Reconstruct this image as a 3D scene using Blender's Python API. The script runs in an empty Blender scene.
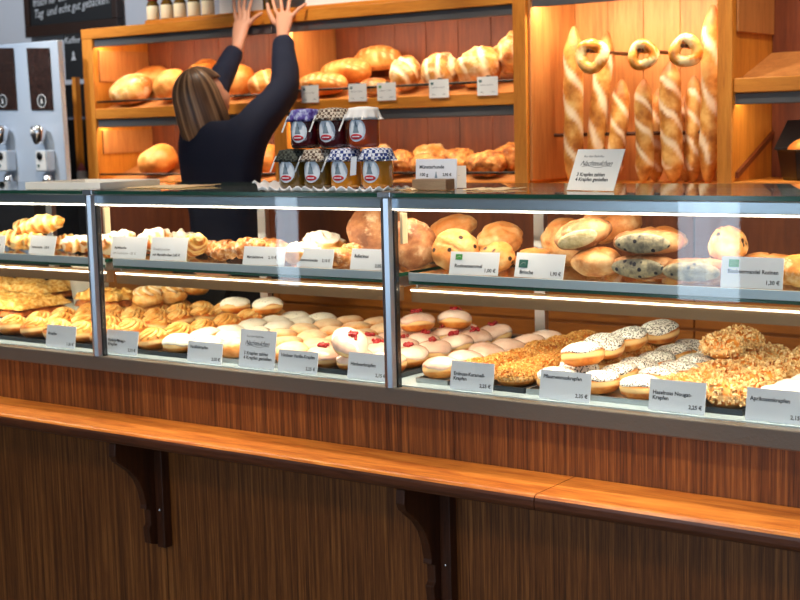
import bpy, bmesh, math, random
from mathutils import Vector, Matrix, noise, Euler
R_ = math.radians
SC = bpy.context.scene; COL = SC.collection
random.seed(7)

# ------------------------------------------------------------------ camera frame
F0 = 1400.0; YAW, PIT, ROL = R_(35.7316), R_(7.0196), R_(-1.4564)
CAM = Vector((0, -2.64, 1.55))
cy, sy, cp, sp = math.cos(YAW), math.sin(YAW), math.cos(PIT), math.sin(PIT)
fw = Vector((-sy*cp, cy*cp, -sp)); rt0 = Vector((cy, sy, 0)); up0 = rt0.cross(fw)
rt = math.cos(ROL)*rt0 + math.sin(ROL)*up0; up = -math.sin(ROL)*rt0 + math.cos(ROL)*up0
def P(px, py, y=None, z=None):
    d = fw + (px-400)/F0*rt - (py-300)/F0*up
    t = (y-CAM.y)/d.y if y is not None else (z-CAM.z)/d.z
    return CAM + t*d
def X(px, y, z):                       # world x whose picture column is px, at depth y and height z
    k = (px-400)/F0; n = rt - k*fw     # n.(p-cam)=0
    return CAM.x - (n.y*(y-CAM.y) + n.z*(z-CAM.z))/n.x

# ------------------------------------------------------------------ materials
MATS = {}
def new_mat(name):
    m = bpy.data.materials.new(name); m.use_nodes = True
    nt = m.node_tree; b = nt.nodes['Principled BSDF']; MATS[name] = m
    return m, nt, b
def N(nt, t, **kw):
    n = nt.nodes.new(t)
    for k, v in kw.items():
        if k in n.inputs.keys(): n.inputs[k].default_value = v
        else: setattr(n, k, v)
    return n
def c4(c): return (c[0], c[1], c[2], 1)
def s2l(r, g, b):
    f = lambda v: (v/255/12.92 if v/255 <= .04045 else ((v/255+.055)/1.055)**2.4)
    return (f(r), f(g), f(b))
def plain(name, col, rough=.5, metal=0, spec=.5, emit=None, es=0, bump=0, bscale=80, coat=0):
    m, nt, b = new_mat(name)
    b.inputs['Base Color'].default_value = c4(col); b.inputs['Roughness'].default_value = rough
    b.inputs['Metallic'].default_value = metal; b.inputs['Specular IOR Level'].default_value = spec
    b.inputs['Coat Weight'].default_value = coat
    if emit: b.inputs['Emission Color'].default_value = c4(emit); b.inputs['Emission Strength'].default_value = es
    if bump:
        tc = N(nt, 'ShaderNodeTexCoord'); nz = N(nt, 'ShaderNodeTexNoise', Scale=bscale, Detail=4.0)
        nt.links.new(tc.outputs['Object'], nz.inputs['Vector'])
        bp = N(nt, 'ShaderNodeBump', Strength=bump, Distance=.002); nt.links.new(nz.outputs['Fac'], bp.inputs['Height'])
        nt.links.new(bp.outputs['Normal'], b.inputs['Normal'])
    return m
def ramp(nt, stops):
    r = nt.nodes.new('ShaderNodeValToRGB'); e = r.color_ramp.elements
    while len(e) < len(stops): e.new(.5)
    for i, (p, c) in enumerate(stops): e[i].position = p; e[i].color = c4(c)
    return r
def wood(name, stops, scale=(1, 1, 1), rough=.4, coat=0, nscale=6, dist=.6, bump=.15, wide=None, world=False, knots=0):
    """grain = noise squeezed along the board; scale small along the grain"""
    m, nt, b = new_mat(name); L = nt.links.new
    tc = N(nt, 'ShaderNodeTexCoord'); mp = N(nt, 'ShaderNodeMapping'); mp.inputs['Scale'].default_value = scale
    if world:
        g = N(nt, 'ShaderNodeNewGeometry'); L(g.outputs['Position'], mp.inputs['Vector'])
    else: L(tc.outputs['Object'], mp.inputs['Vector'])
    n1 = N(nt, 'ShaderNodeTexNoise', Scale=nscale, Detail=6.0, Roughness=.62, Distortion=dist); L(mp.outputs[0], n1.inputs['Vector'])
    n2 = N(nt, 'ShaderNodeTexNoise', Scale=nscale*5, Detail=3.0, Roughness=.7); L(mp.outputs[0], n2.inputs['Vector'])
    mx = N(nt, 'ShaderNodeMix', data_type='FLOAT'); mx.inputs[0].default_value = .4
    L(n1.outputs['Fac'], mx.inputs[2]); L(n2.outputs['Fac'], mx.inputs[3])
    r = ramp(nt, stops); L(mx.outputs[0], r.inputs[0])
    out = r.outputs[0]
    if knots:
        v = N(nt, 'ShaderNodeTexVoronoi', Scale=knots)
        mp2 = N(nt, 'ShaderNodeMapping'); mp2.inputs['Scale'].default_value = (1.6, 1.6, .8); L(tc.outputs['Object'], mp2.inputs['Vector']); L(mp2.outputs[0], v.inputs['Vector'])
        rr = ramp(nt, [(0, (1, 1, 1)), (.07, (0, 0, 0))]); L(v.outputs['Distance'], rr.inputs[0])
        k = N(nt, 'ShaderNodeMix', data_type='RGBA'); L(rr.outputs[0], k.inputs[0]); L(out, k.inputs[6]); k.inputs[7].default_value = c4(s2l(80, 35, 10)); out = k.outputs[2]
    L(out, b.inputs['Base Color']); b.inputs['Roughness'].default_value = rough; b.inputs['Coat Weight'].default_value = coat
    b.inputs['Coat Roughness'].default_value = .25
    bp = N(nt, 'ShaderNodeBump', Strength=bump, Distance=.002); L(mx.outputs[0], bp.inputs['Height']); L(bp.outputs['Normal'], b.inputs['Normal'])
    return m
def crust(name, dark, mid, light, rough=.55, flour=None, famt=.5, scale=14, band=None, spec=.35, bump=.5, mask=None, specks=None, spscale=90, spth=.25, powder=None, plo=.2, phi=.7, coat=0, tip=None):
    """baked surface: noise colour; optional pale band round the middle, flour, masked slashes, specks, sugar lying on the upward side"""
    m, nt, b = new_mat(name); L = nt.links.new
    tc = N(nt, 'ShaderNodeTexCoord'); oi = N(nt, 'ShaderNodeObjectInfo')
    ad = N(nt, 'ShaderNodeVectorMath', operation='ADD'); L(tc.outputs['Object'], ad.inputs[0])
    ml = N(nt, 'ShaderNodeVectorMath', operation='SCALE'); ml.inputs[0].default_value = (7, 5, 3); L(oi.outputs['Random'], ml.inputs['Scale']); L(ml.outputs[0], ad.inputs[1])
    n1 = N(nt, 'ShaderNodeTexNoise', Scale=scale, Detail=5.0, Roughness=.6); L(ad.outputs[0], n1.inputs['Vector'])
    r = ramp(nt, [(.36, dark), (.5, mid), (.63, light)]); L(n1.outputs['Fac'], r.inputs[0]); out = r.outputs[0]
    def mix(fac, a, col):
        k = N(nt, 'ShaderNodeMix', data_type='RGBA'); L(fac, k.inputs[0]); L(a, k.inputs[6]); k.inputs[7].default_value = c4(col); return k.outputs[2]
    if band:   # band = (colour, halfheight)
        sx = N(nt, 'ShaderNodeSeparateXYZ'); L(tc.outputs['Object'], sx.inputs[0])
        a = N(nt, 'ShaderNodeMath', operation='ABSOLUTE'); L(sx.outputs['Z'], a.inputs[0])
        mr = N(nt, 'ShaderNodeMapRange'); mr.inputs['From Min'].default_value = band[1]*.5; mr.inputs['From Max'].default_value = band[1]*1.3
        mr.inputs['To Min'].default_value = .9; mr.inputs['To Max'].default_value = 0; L(a.outputs[0], mr.inputs['Value']); out = mix(mr.outputs[0], out, band[0])
    if flour:
        n2 = N(nt, 'ShaderNodeTexNoise', Scale=scale*1.7, Detail=6.0, Roughness=.7); L(ad.outputs[0], n2.inputs['Vector'])
        rr = ramp(nt, [(1-famt-.06, (0, 0, 0)), (1-famt+.12, (1, 1, 1))]); L(n2.outputs['Fac'], rr.inputs[0]); out = mix(rr.outputs[0], out, flour)
    if mask:
        at = N(nt, 'ShaderNodeAttribute', attribute_name='mask'); out = mix(at.outputs['Fac'], out, mask)
    if tip:
        at2 = N(nt, 'ShaderNodeAttribute', attribute_name='tip'); out = mix(at2.outputs['Fac'], out, tip)
    if powder:
        ge = N(nt, 'ShaderNodeSeparateXYZ'); L(tc.outputs['Normal'], ge.inputs[0])
        n3 = N(nt, 'ShaderNodeTexNoise', Scale=60.0, Detail=3.0); L(ad.outputs[0], n3.inputs['Vector'])
        aa = N(nt, 'ShaderNodeMath', operation='MULTIPLY_ADD'); L(n3.outputs['Fac'], aa.inputs[0]); aa.inputs[1].default_value = .8; L(ge.outputs['Z'], aa.inputs[2])
        mr = N(nt, 'ShaderNodeMapRange'); mr.inputs['From Min'].default_value = plo+.4; mr.inputs['From Max'].default_value = phi+.4; L(aa.outputs[0], mr.inputs['Value']); out = mix(mr.outputs[0], out, powder)
    if specks:
        v = N(nt, 'ShaderNodeTexVoronoi', Scale=spscale); L(ad.outputs[0], v.inputs['Vector'])
        rr = ramp(nt, [(spth, (1, 1, 1)), (spth+.08, (0, 0, 0))]); L(v.outputs['Distance'], rr.inputs[0]); out = mix(rr.outputs[0], out, specks)
    L(out, b.inputs['Base Color']); b.inputs['Roughness'].default_value = rough; b.inputs['Specular IOR Level'].default_value = spec
    b.inputs['Coat Weight'].default_value = coat; b.inputs['Coat Roughness'].default_value = .12
    nb = N(nt, 'ShaderNodeTexNoise', Scale=scale*5, Detail=4.0); L(ad.outputs[0], nb.inputs['Vector'])
    bp = N(nt, 'ShaderNodeBump', Strength=bump, Distance=.003); L(nb.outputs['Fac'], bp.inputs['Height']); L(bp.outputs['Normal'], b.inputs['Normal'])
    return m
def glassmat(name, tint=(.97, .99, .985), ior=1.5, rough=.0):
    m = bpy.data.materials.new(name); m.use_nodes = True; nt = m.node_tree; nt.nodes.clear(); L = nt.links.new
    o = N(nt, 'ShaderNodeOutputMaterial'); t = N(nt, 'ShaderNodeBsdfTransparent'); t.inputs[0].default_value = c4(tint)
    g = N(nt, 'ShaderNodeBsdfGlossy'); g.inputs['Roughness'].default_value = rough
    f = N(nt, 'ShaderNodeFresnel'); mx = N(nt, 'ShaderNodeMixShader'); ge = N(nt, 'ShaderNodeNewGeometry')
    mi = N(nt, 'ShaderNodeMix', data_type='FLOAT'); mi.inputs[2].default_value = ior; mi.inputs[3].default_value = 1/ior; L(ge.outputs['Backfacing'], mi.inputs[0]); L(mi.outputs[0], f.inputs['IOR'])
    L(f.outputs[0], mx.inputs[0]); L(t.outputs[0], mx.inputs[1]); L(g.outputs[0], mx.inputs[2]); L(mx.outputs[0], o.inputs[0]); return m

M = {}
M['panel'] = wood('zebra_wood', [(.28, s2l(42, 21, 8)), (.42, s2l(90, 48, 18)), (.52, s2l(132, 76, 32)), (.62, s2l(170, 106, 50)), (.75, s2l(194, 134, 72))], scale=(22, 22, .35), nscale=5, rough=.42, bump=.1, dist=.25)
M['ledge'] = wood('varnished_ledge_wood', [(.25, s2l(112, 50, 14)), (.42, s2l(186, 98, 32)), (.55, s2l(226, 136, 52)), (.75, s2l(244, 166, 80))], scale=(.9, 9, 9), nscale=3, rough=.36, coat=.35, dist=1.0, bump=.05)
M['ledge_edge'] = wood('dark_edge_wood', [(.3, s2l(58, 26, 12)), (.6, s2l(104, 56, 30)), (.8, s2l(135, 90, 60))], scale=(1, 12, 12), nscale=4, rough=.35, coat=.3)
M['bracket'] = wood('bracket_wood', [(.3, s2l(42, 18, 6)), (.6, s2l(84, 42, 16)), (.85, s2l(120, 66, 28))], scale=(12, 12, 1), nscale=4, rough=.45)
oak = [(.25, s2l(168, 92, 22)), (.5, s2l(206, 128, 40)), (.75, s2l(226, 156, 62))]
M['oak'] = wood('honey_oak', oak, scale=(9, 9, .8), nscale=4, rough=.45)
M['oak_h'] = wood('honey_oak_across', oak, scale=(.8, 9, 9), nscale=4, rough=.45)
M['pine'] = wood('knotty_pine', [(.25, s2l(146, 82, 36)), (.5, s2l(188, 122, 62)), (.75, s2l(208, 146, 84))], scale=(7, 7, .6), nscale=3, rough=.5, knots=3.2)
M['pine_dark'] = wood('red_pine', [(.25, s2l(76, 32, 12)), (.5, s2l(116, 54, 20)), (.75, s2l(146, 76, 30))], scale=(7, 7, .6), nscale=3, rough=.5)
M['cab'] = wood('cabinet_wood', [(.25, s2l(120, 62, 14)), (.5, s2l(168, 96, 26)), (.75, s2l(196, 124, 44))], scale=(.8, 8, 8), nscale=3, rough=.45)
M['steel'] = plain('brushed_aluminium', (.62, .66, .72), .28, 1)
M['steel_d'] = plain('grey_lamp_rail', s2l(92, 92, 94), .45, .3)
M['kerb'] = plain('stone_grey_kerb', s2l(116, 108, 98), .38, .25, bump=.3, bscale=180)
M['rail'] = plain('pale_blue_rail', s2l(176, 194, 206), .3, .35)
M['deck'] = plain('daylight_tinted_deck', s2l(190, 212, 226), .25, .2)  # deck's pale blue is reflected daylight put into the base colour
M['slate'] = plain('dark_slate_tray', s2l(52, 58, 66), .35, .5)
M['traym'] = plain('steel_baking_tray', s2l(168, 174, 178), .3, .8)
M['glass'] = glassmat('clear_pane'); M['glass_top'] = glassmat('clear_shelf_glass', (.94, .98, .96))
M['gedge'] = plain('green_glass_edge', s2l(28, 74, 60), .15, 0, .8)
M['bronze'] = plain('bronze_lamp_profile', s2l(150, 118, 84), .4, .4)
M['led'] = plain('warm_led', (1, .93, .8), .5, emit=(1, .86, .66), es=7)
M['card'] = plain('white_card', s2l(222, 228, 240), .5); M['cardw'] = plain('white_paper', s2l(238, 238, 236), .6)
M['ink'] = plain('black_ink', s2l(24, 28, 44), .7); M['ink_l'] = plain('grey_ink', s2l(90, 92, 104), .7)
M['green'] = plain('green_print', s2l(56, 140, 60), .6); M['greend'] = plain('dark_green_print', s2l(10, 88, 84), .6)
M['white'] = plain('white_plastic', s2l(236, 234, 228), .4); M['black'] = plain('black_plastic', s2l(16, 16, 18), .35)
M['blackm'] = plain('black_rod', s2l(26, 24, 24), .35, .6)
M['chalk'] = plain('chalk', s2l(205, 205, 205), .9); M['board'] = plain('chalkboard_black', s2l(18, 18, 19), .7); M['brown'] = plain('dark_brown_frame', s2l(46, 26, 16), .5)
M['wall'] = plain('painted_wall', s2l(196, 196, 200), .9, bump=.1); M['wallg'] = plain('grey_wall', s2l(150, 150, 152), .9)
M['floor'] = plain('floor_tile', s2l(98, 88, 80), .5); M['ceil'] = plain('ceiling_paint', s2l(220, 216, 208), .9)
M['darkcab'] = plain('dark_cabinet', s2l(34, 30, 30), .5)
M['machine'] = plain('silver_blue_metal', s2l(196, 208, 222), .35, .2)
M['beans'] = crust('coffee_beans', s2l(22, 12, 10), s2l(46, 26, 20), s2l(70, 44, 34), rough=.3, scale=60, bump=1)
M['chrome'] = plain('chrome', (.8, .8, .82), .15, 1)
M['skin'] = plain('skin', s2l(226, 164, 134), .5, bump=.05); M['navy'] = plain('navy_knit', s2l(12, 22, 50), .85, bump=.4, bscale=300)
M['trouser'] = plain('dark_trousers', s2l(24, 25, 30), .9); M['eye'] = plain('eye_white', (.8, .8, .8), .2)
M['lip'] = plain('lip', s2l(180, 90, 86), .5)
# baked goods
M['dough'] = crust('fried_dough', s2l(176, 88, 24), s2l(214, 128, 48), s2l(232, 160, 78), band=(s2l(246, 208, 146), .006), scale=22, rough=.45, bump=.25)
M['sug'] = crust('sugared_dough', s2l(206, 122, 56), s2l(226, 152, 82), s2l(240, 184, 118), scale=26, rough=.6, powder=s2l(246, 224, 192), plo=.3, phi=1.25, bump=.3)
M['powd'] = crust('powdered_dough', s2l(206, 124, 60), s2l(226, 156, 92), s2l(238, 184, 124), scale=26, rough=.8, powder=s2l(248, 242, 238), plo=-.35, phi=.25, bump=.3)
M['icew'] = crust('white_icing', s2l(244, 236, 220), s2l(248, 242, 228), s2l(252, 248, 240), scale=30, rough=.35, bump=.12, specks=s2l(96, 80, 60), spscale=75, spth=.09)
M['icep'] = crust('pink_icing', s2l(226, 184, 166), s2l(240, 206, 190), s2l(248, 222, 210), scale=14, rough=.16, bump=.08, coat=.6)
M['poppy'] = crust('poppy_sugar', s2l(240, 236, 232), s2l(246, 244, 240), s2l(252, 250, 248), scale=30, rough=.8, bump=.3, specks=s2l(30, 28, 34), spscale=230, spth=.36)
M['caram'] = crust('caramel_crumb', s2l(168, 104, 40), s2l(214, 156, 78), s2l(240, 200, 130), scale=160, rough=.4, bump=.2)
M['almond'] = crust('almond_flakes', s2l(186, 132, 76), s2l(228, 188, 126), s2l(250, 228, 184), scale=110, rough=.5, bump=.2)
M['berry'] = plain('red_berry', s2l(150, 12, 22), .25, spec=.7)
M['choux'] = crust('choux_pastry', s2l(204, 130, 52), s2l(230, 170, 90), s2l(244, 206, 140), scale=30, rough=.45, mask=s2l(248, 224, 184), bump=.3)
M['strs'] = crust('streusel', s2l(196, 124, 36), s2l(236, 178, 84), s2l(252, 220, 150), scale=70, rough=.6, bump=1.0)
M['cake'] = crust('cake_side', s2l(120, 58, 24), s2l(176, 100, 44), s2l(206, 138, 70), scale=40, rough=.6)
M['cream'] = plain('whipped_cream', s2l(248, 244, 232), .5)
M['crois'] = crust('croissant_crust', s2l(176, 88, 22), s2l(222, 148, 58), s2l(244, 196, 116), scale=18, rough=.4, mask=s2l(246, 214, 150), bump=.5)
M['pwcro'] = crust('sugar_dusted_pastry', s2l(190, 104, 40), s2l(222, 152, 74), s2l(240, 190, 120), scale=20, rough=.6, mask=s2l(246, 226, 190), powder=s2l(250, 242, 230), plo=.2, phi=.75)
M['nut'] = crust('nut_pastry', s2l(140, 74, 30), s2l(196, 124, 60), s2l(232, 180, 120), scale=45, rough=.6, flour=s2l(246, 232, 210), famt=.42, bump=1)
M['bun'] = crust('pale_bun', s2l(176, 104, 52), s2l(216, 150, 92), s2l(240, 200, 150), scale=16, rough=.45, bump=.4, powder=s2l(190, 112, 52), plo=.35, phi=1.3)
M['brioche'] = crust('raisin_bun', s2l(180, 108, 52), s2l(218, 156, 90), s2l(240, 200, 142), scale=18, rough=.45, powder=s2l(196, 120, 58), plo=.35, phi=1.3, specks=s2l(44, 26, 22), spscale=40, spth=.19)
M['flat'] = crust('brown_flatbread', s2l(104, 58, 32), s2l(150, 96, 60), s2l(190, 142, 100), scale=16, rough=.6, flour=s2l(220, 190, 156), famt=.4)
M['crumb'] = crust('bread_crumb', s2l(160, 142, 100), s2l(190, 174, 130), s2l(212, 198, 160), scale=50, rough=.8)
M['blue'] = crust('berry_loaf', s2l(96, 92, 84), s2l(136, 130, 112), s2l(176, 166, 136), scale=45, rough=.7, specks=s2l(24, 26, 44), spscale=58, spth=.24)
M['loaf'] = crust('golden_loaf', s2l(178, 92, 32), s2l(216, 134, 56), s2l(236, 174, 96), scale=9, rough=.45, mask=s2l(252, 214, 146), bump=.2)
M['rust'] = crust('rustic_loaf', s2l(150, 80, 26), s2l(206, 138, 60), s2l(232, 180, 104), scale=12, rough=.7, flour=s2l(244, 218, 176), famt=.45, mask=s2l(250, 226, 180), bump=.6)
M['nutloaf'] = crust('nut_crusted_loaf', s2l(120, 58, 20), s2l(184, 110, 44), s2l(222, 160, 84), scale=30, rough=.6, flour=s2l(246, 214, 164), famt=.36, bump=1)
M['bag'] = crust('baguette_crust', s2l(166, 98, 36), s2l(208, 144, 66), s2l(230, 182, 106), scale=16, tip=s2l(116, 56, 26), rough=.55, mask=s2l(248, 226, 190), bump=.4)
M['bagtip'] = M['bag']
M['pretz'] = crust('pretzel_glaze', s2l(176, 92, 26), s2l(220, 140, 50), s2l(244, 190, 104), scale=14, rough=.25, mask=s2l(252, 222, 160), coat=.4)
M['paper_tan'] = plain('baking_paper', s2l(236, 214, 176), .7)
M['lace'] = plain('white_lace_cloth', s2l(226, 226, 232), .8, bump=1, bscale=220)
M['woodblock'] = wood('grey_brown_block', [(.3, s2l(120, 96, 74)), (.7, s2l(160, 134, 108))], scale=(1, 8, 8))
def gingham(name, a, b_, sc=60):
    m, nt, b = new_mat(name); L = nt.links.new
    tc = N(nt, 'ShaderNodeTexCoord'); ck = N(nt, 'ShaderNodeTexChecker', Scale=sc); ck.inputs[1].default_value = c4(a); ck.inputs[2].default_value = c4(b_)
    L(tc.outputs['Object'], ck.inputs['Vector']); L(ck.outputs['Color'], b.inputs['Base Color']); b.inputs['Roughness'].default_value = .85; return m
M['cl_blue'] = gingham('blue_gingham', s2l(36, 58, 128), s2l(214, 220, 236), 130)
M['cl_purple'] = crust('purple_floral', s2l(60, 40, 120), s2l(92, 84, 160), s2l(170, 180, 214), scale=60, rough=.85)
M['cl_brown'] = gingham('brown_check', s2l(84, 62, 52), s2l(196, 186, 172), 150)
M['cl_dark'] = gingham('dark_check', s2l(22, 26, 24), s2l(70, 76, 70), 150)
M['cl_white'] = plain('white_cloth', s2l(224, 224, 226), .85)
def jam(name, col, tr=.25):
    m, nt, b = new_mat(name); b.inputs['Base Color'].default_value = c4(col); b.inputs['Roughness'].default_value = .06
    b.inputs['Coat Weight'].default_value = 1; b.inputs['Subsurface Weight'].default_value = tr; b.inputs['Subsurface Radius'].default_value = (.02, .01, .006); return m
M['j_dark'] = jam('dark_berry_jam', s2l(66, 10, 18)); M['j_red'] = jam('orange_red_jam', s2l(166, 62, 20)); M['j_amber'] = jam('amber_jelly', s2l(196, 126, 20)); M['j_olive'] = jam('olive_preserve', s2l(96, 72, 22))
M['redp'] = plain('red_print', s2l(176, 24, 44), .5); M['towerp'] = plain('grey_blue_print', s2l(124, 144, 160), .5); M['label'] = plain('pale_label', s2l(214, 226, 240), .45)
def hairmat():
    m, nt, b = new_mat('dark_blond_hair'); L = nt.links.new
    tc = N(nt, 'ShaderNodeTexCoord'); 
    at = N(nt, 'ShaderNodeAttribute', attribute_name='mask')
    r = ramp(nt, [(.2, s2l(66, 42, 28)), (.5, s2l(118, 84, 58)), (.8, s2l(176, 140, 104))]); L(at.outputs['Fac'], r.inputs[0]); L(r.outputs[0], b.inputs['Base Color'])
    b.inputs['Roughness'].default_value = .4; return m
M['hair'] = hairmat()

# ------------------------------------------------------------------ mesh helpers
class MB:
    def __init__(s): s.v = []; s.f = []; s.m = {}; s.mi = []
    def add(s, vs, fs, mi=0):
        o = len(s.v); s.v += [Vector(v) for v in vs]; s.f += [tuple(i+o for i in f) for f in fs]; s.mi += [mi]*len(fs); return s
    def box(s, x0, x1, y0, y1, z0, z1, mi=0):
        return s.add([(x0, y0, z0), (x1, y0, z0), (x1, y1, z0), (x0, y1, z0), (x0, y0, z1), (x1, y0, z1), (x1, y1, z1), (x0, y1, z1)],
                     [(0, 3, 2, 1), (4, 5, 6, 7), (0, 1, 5, 4), (1, 2, 6, 5), (2, 3, 7, 6), (3, 0, 4, 7)], mi)
    def tube(s, pts, rads, n=12, caps=True, mi=0):
        pts = [Vector(p) for p in pts]
        if not hasattr(rads, '__len__'): rads = [rads]*len(pts)
        vs = []; u = None
        for i, p in enumerate(pts):
            t = (pts[min(i+1, len(pts)-1)]-pts[max(i-1, 0)]).normalized()
            if u is None: u = t.orthogonal().normalized()
            u = (u-u.dot(t)*t).normalized(); w = t.cross(u)
            for k in range(n):
                a = 2*math.pi*k/n; vs.append(p+rads[i]*(math.cos(a)*u+math.sin(a)*w))
        fs = [(i*n+k, i*n+(k+1) % n, (i+1)*n+(k+1) % n, (i+1)*n+k) for i in range(len(pts)-1) for k in range(n)]
        if caps: fs += [tuple(reversed(range(n))), tuple(range((len(pts)-1)*n, len(pts)*n))]
        return s.add(vs, fs, mi)
    def lathe(s, prof, n=24, c=(0, 0, 0), wave=None, mi=0, squash=1):
        vs = []
        for i, (r, z) in enumerate(prof):
            for k in range(n):
                a = 2*math.pi*k/n; rr = r*(1+(wave(i, a) if wave else 0)); vs.append((c[0]+rr*math.cos(a), c[1]+rr*math.sin(a)*squash, c[2]+z))
        fs = [(i*n+k, i*n+(k+1) % n, (i+1)*n+(k+1) % n, (i+1)*n+k) for i in range(len(prof)-1) for k in range(n)]
        fs += [tuple(reversed(range(n))), tuple(range((len(prof)-1)*n, len(prof)*n))]
        return s.add(vs, fs, mi)
    def prism(s, poly, y0, y1, ax='y', mi=0):      # poly of (a,b) extruded along ax
        n = len(poly)
        def pt(a, b, h): return {'y': (a, h, b), 'x': (h, a, b), 'z': (a, b, h)}[ax]
        vs = [pt(a, b, y0) for a, b in poly]+[pt(a, b, y1) for a, b in poly]
        fs = [tuple(range(n)), tuple(reversed(range(n, 2*n)))]+[(i, i+n, (i+1) % n+n, (i+1) % n) for i in range(n)]
        return s.add(vs, fs, mi)
    def mesh(s, name, mats, smooth=False):
        me = bpy.data.meshes.new(name); me.from_pydata(s.v, [], s.f)
        for m in (mats if isinstance(mats, (list, tuple)) else [mats]): me.materials.append(m)
        for p, i in zip(me.polygons, s.mi): p.material_index = i; p.use_smooth = smooth
        bm = bmesh.new(); bm.from_mesh(me); bmesh.ops.recalc_face_normals(bm, faces=bm.faces); bm.to_mesh(me); bm.free(); me.update()
        return me
def setmask(me, vals, nm='mask'):
    a = me.attributes.new(nm, 'FLOAT', 'POINT')
    for i, v in enumerate(vals): a.data[i].value = v
def obj(name, me, parent=None, loc=(0, 0, 0), rot=(0, 0, 0), bevel=0):
    o = bpy.data.objects.new(name, me); COL.objects.link(o); o.location = loc; o.rotation_euler = rot
    if parent: o.parent = parent
    if bevel:
        b = o.modifiers.new('bevel', 'BEVEL'); b.width = bevel; b.segments = 2; b.limit_method = 'ANGLE'
    return o
def tag(o, label, cat, group=None):
    o['label'] = label; o['category'] = cat
    if group: o['group'] = group
    return o
def struct(name, me, **k):
    o = obj(name, me, **k); o['kind'] = 'structure'; return o
def empty(name, loc=(0, 0, 0), rot=(0, 0, 0)):
    o = bpy.data.objects.new(name, None); COL.objects.link(o); o.location = loc; o.rotation_euler = rot; o.empty_display_size = .05; return o
def dup(root, loc, rot, label, group=None):
    r = root.copy(); COL.objects.link(r); r.location = loc; r.rotation_euler = rot
    if label: r['label'] = label
    if group: r['group'] = group
    def rec(a, b):
        for ch in a.children:
            c = ch.copy(); COL.objects.link(c); c.parent = b; rec(ch, c)
    rec(root, r); return r
def boxo(name, x0, x1, y0, y1, z0, z1, mat, parent=None, bevel=.002):
    return obj(name, MB().box(x0, x1, y0, y1, z0, z1).mesh(name, mat), parent, bevel=bevel)
_tc = {}
def text_mesh(s, size, mat, spacing=1.0, shear=0, bold=0):
    k = (s, size, mat.name, shear)
    if k in _tc: return _tc[k]
    c = bpy.data.curves.new('t', 'FONT'); c.body = s; c.size = size; c.space_line = .95; c.space_character = spacing; c.shear = shear; c.offset = bold
    c.resolution_u = 2
    o = bpy.data.objects.new('t', c); COL.objects.link(o); dg = bpy.context.evaluated_depsgraph_get(); dg.update()
    me = bpy.data.meshes.new_from_object(o.evaluated_get(dg)); bpy.data.objects.remove(o)
    me.materials.clear(); me.materials.append(mat)
    for v in me.vertices: v.co = Vector((v.co.x, 0, v.co.y))
    _tc[k] = me; return me
def wx(me): xs = [v.co.x for v in me.vertices]; return (min(xs), max(xs)) if xs else (0, 0)
def fit(me, w):
    a, b = wx(me); return me
def nz(v, s=1, sd=0): return noise.noise(Vector((v[0]*s+sd*3.7, v[1]*s+sd*1.3, v[2]*s-sd*2.1)))

def ball(a, b, c, seed=0, amp=.0, fr=20, flat=0, n=36, m=24, ex=1.0, maskf=None):
    """squashed, slightly lumpy ellipsoid; ex<1 = boxier; flat = how far the underside is pressed flat"""
    mb = MB(); vs = []; mk = []
    for i in range(m+1):
        t = math.pi*i/m; st, ct = math.sin(t), math.cos(t)
        sg = lambda q: math.copysign(abs(q)**ex, q)
        for k in range(n if 0 < i < m else 1):
            p = 2*math.pi*k/n; d = Vector((sg(st)*math.cos(p), sg(st)*math.sin(p), sg(ct)))
            q = Vector((d.x*a, d.y*b, d.z*c)); q += q.normalized()*(nz(q, fr, seed)+.45*nz(q, fr*2.7, seed)+.22*nz(q, fr*6, seed+2))*amp
            if flat and q.z < -c*(1-flat): q.z = -c*(1-flat)+(q.z+c*(1-flat))*.12
            if maskf:
                mv, dq = maskf(q, d); q = q+q.normalized()*dq; mk.append(mv)
            vs.append(q)
    fs = [(0, 1+k, 1+(k+1) % n) for k in range(n)]
    for i in range(m-2):
        o1 = 1+i*n; o2 = o1+n; fs += [(o1+k, o2+k, o2+(k+1) % n, o1+(k+1) % n) for k in range(n)]
    e = len(vs)-1; o1 = 1+(m-2)*n; fs += [(o1+k, e, o1+(k+1) % n) for k in range(n)]
    mb.add(vs, fs); mb.mk = mk; return mb
def mkball(name, mat, *a, **k):
    mb = ball(*a, **k); me = mb.mesh(name, mat, True)
    if mb.mk: setmask(me, mb.mk)
    return me
def rest(o, z0, y0=0, slope=0, gap=.0005):
    """set the thing down on the plane z = z0 + slope*(y-y0)"""
    lo = 1e9; mr = Matrix.LocRotScale(o.location, o.rotation_euler, o.scale)
    def it(q, mat):
        nonlocal lo
        if q.type == 'MESH':
            for v in q.data.vertices:
                w = mat @ v.co; lo = min(lo, w.z-slope*(w.y-y0)-z0)
        for ch in q.children: it(ch, mat @ Matrix.LocRotScale(ch.location, ch.rotation_euler, ch.scale))
    it(o, mr); o.location.z += gap-lo; return o

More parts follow.
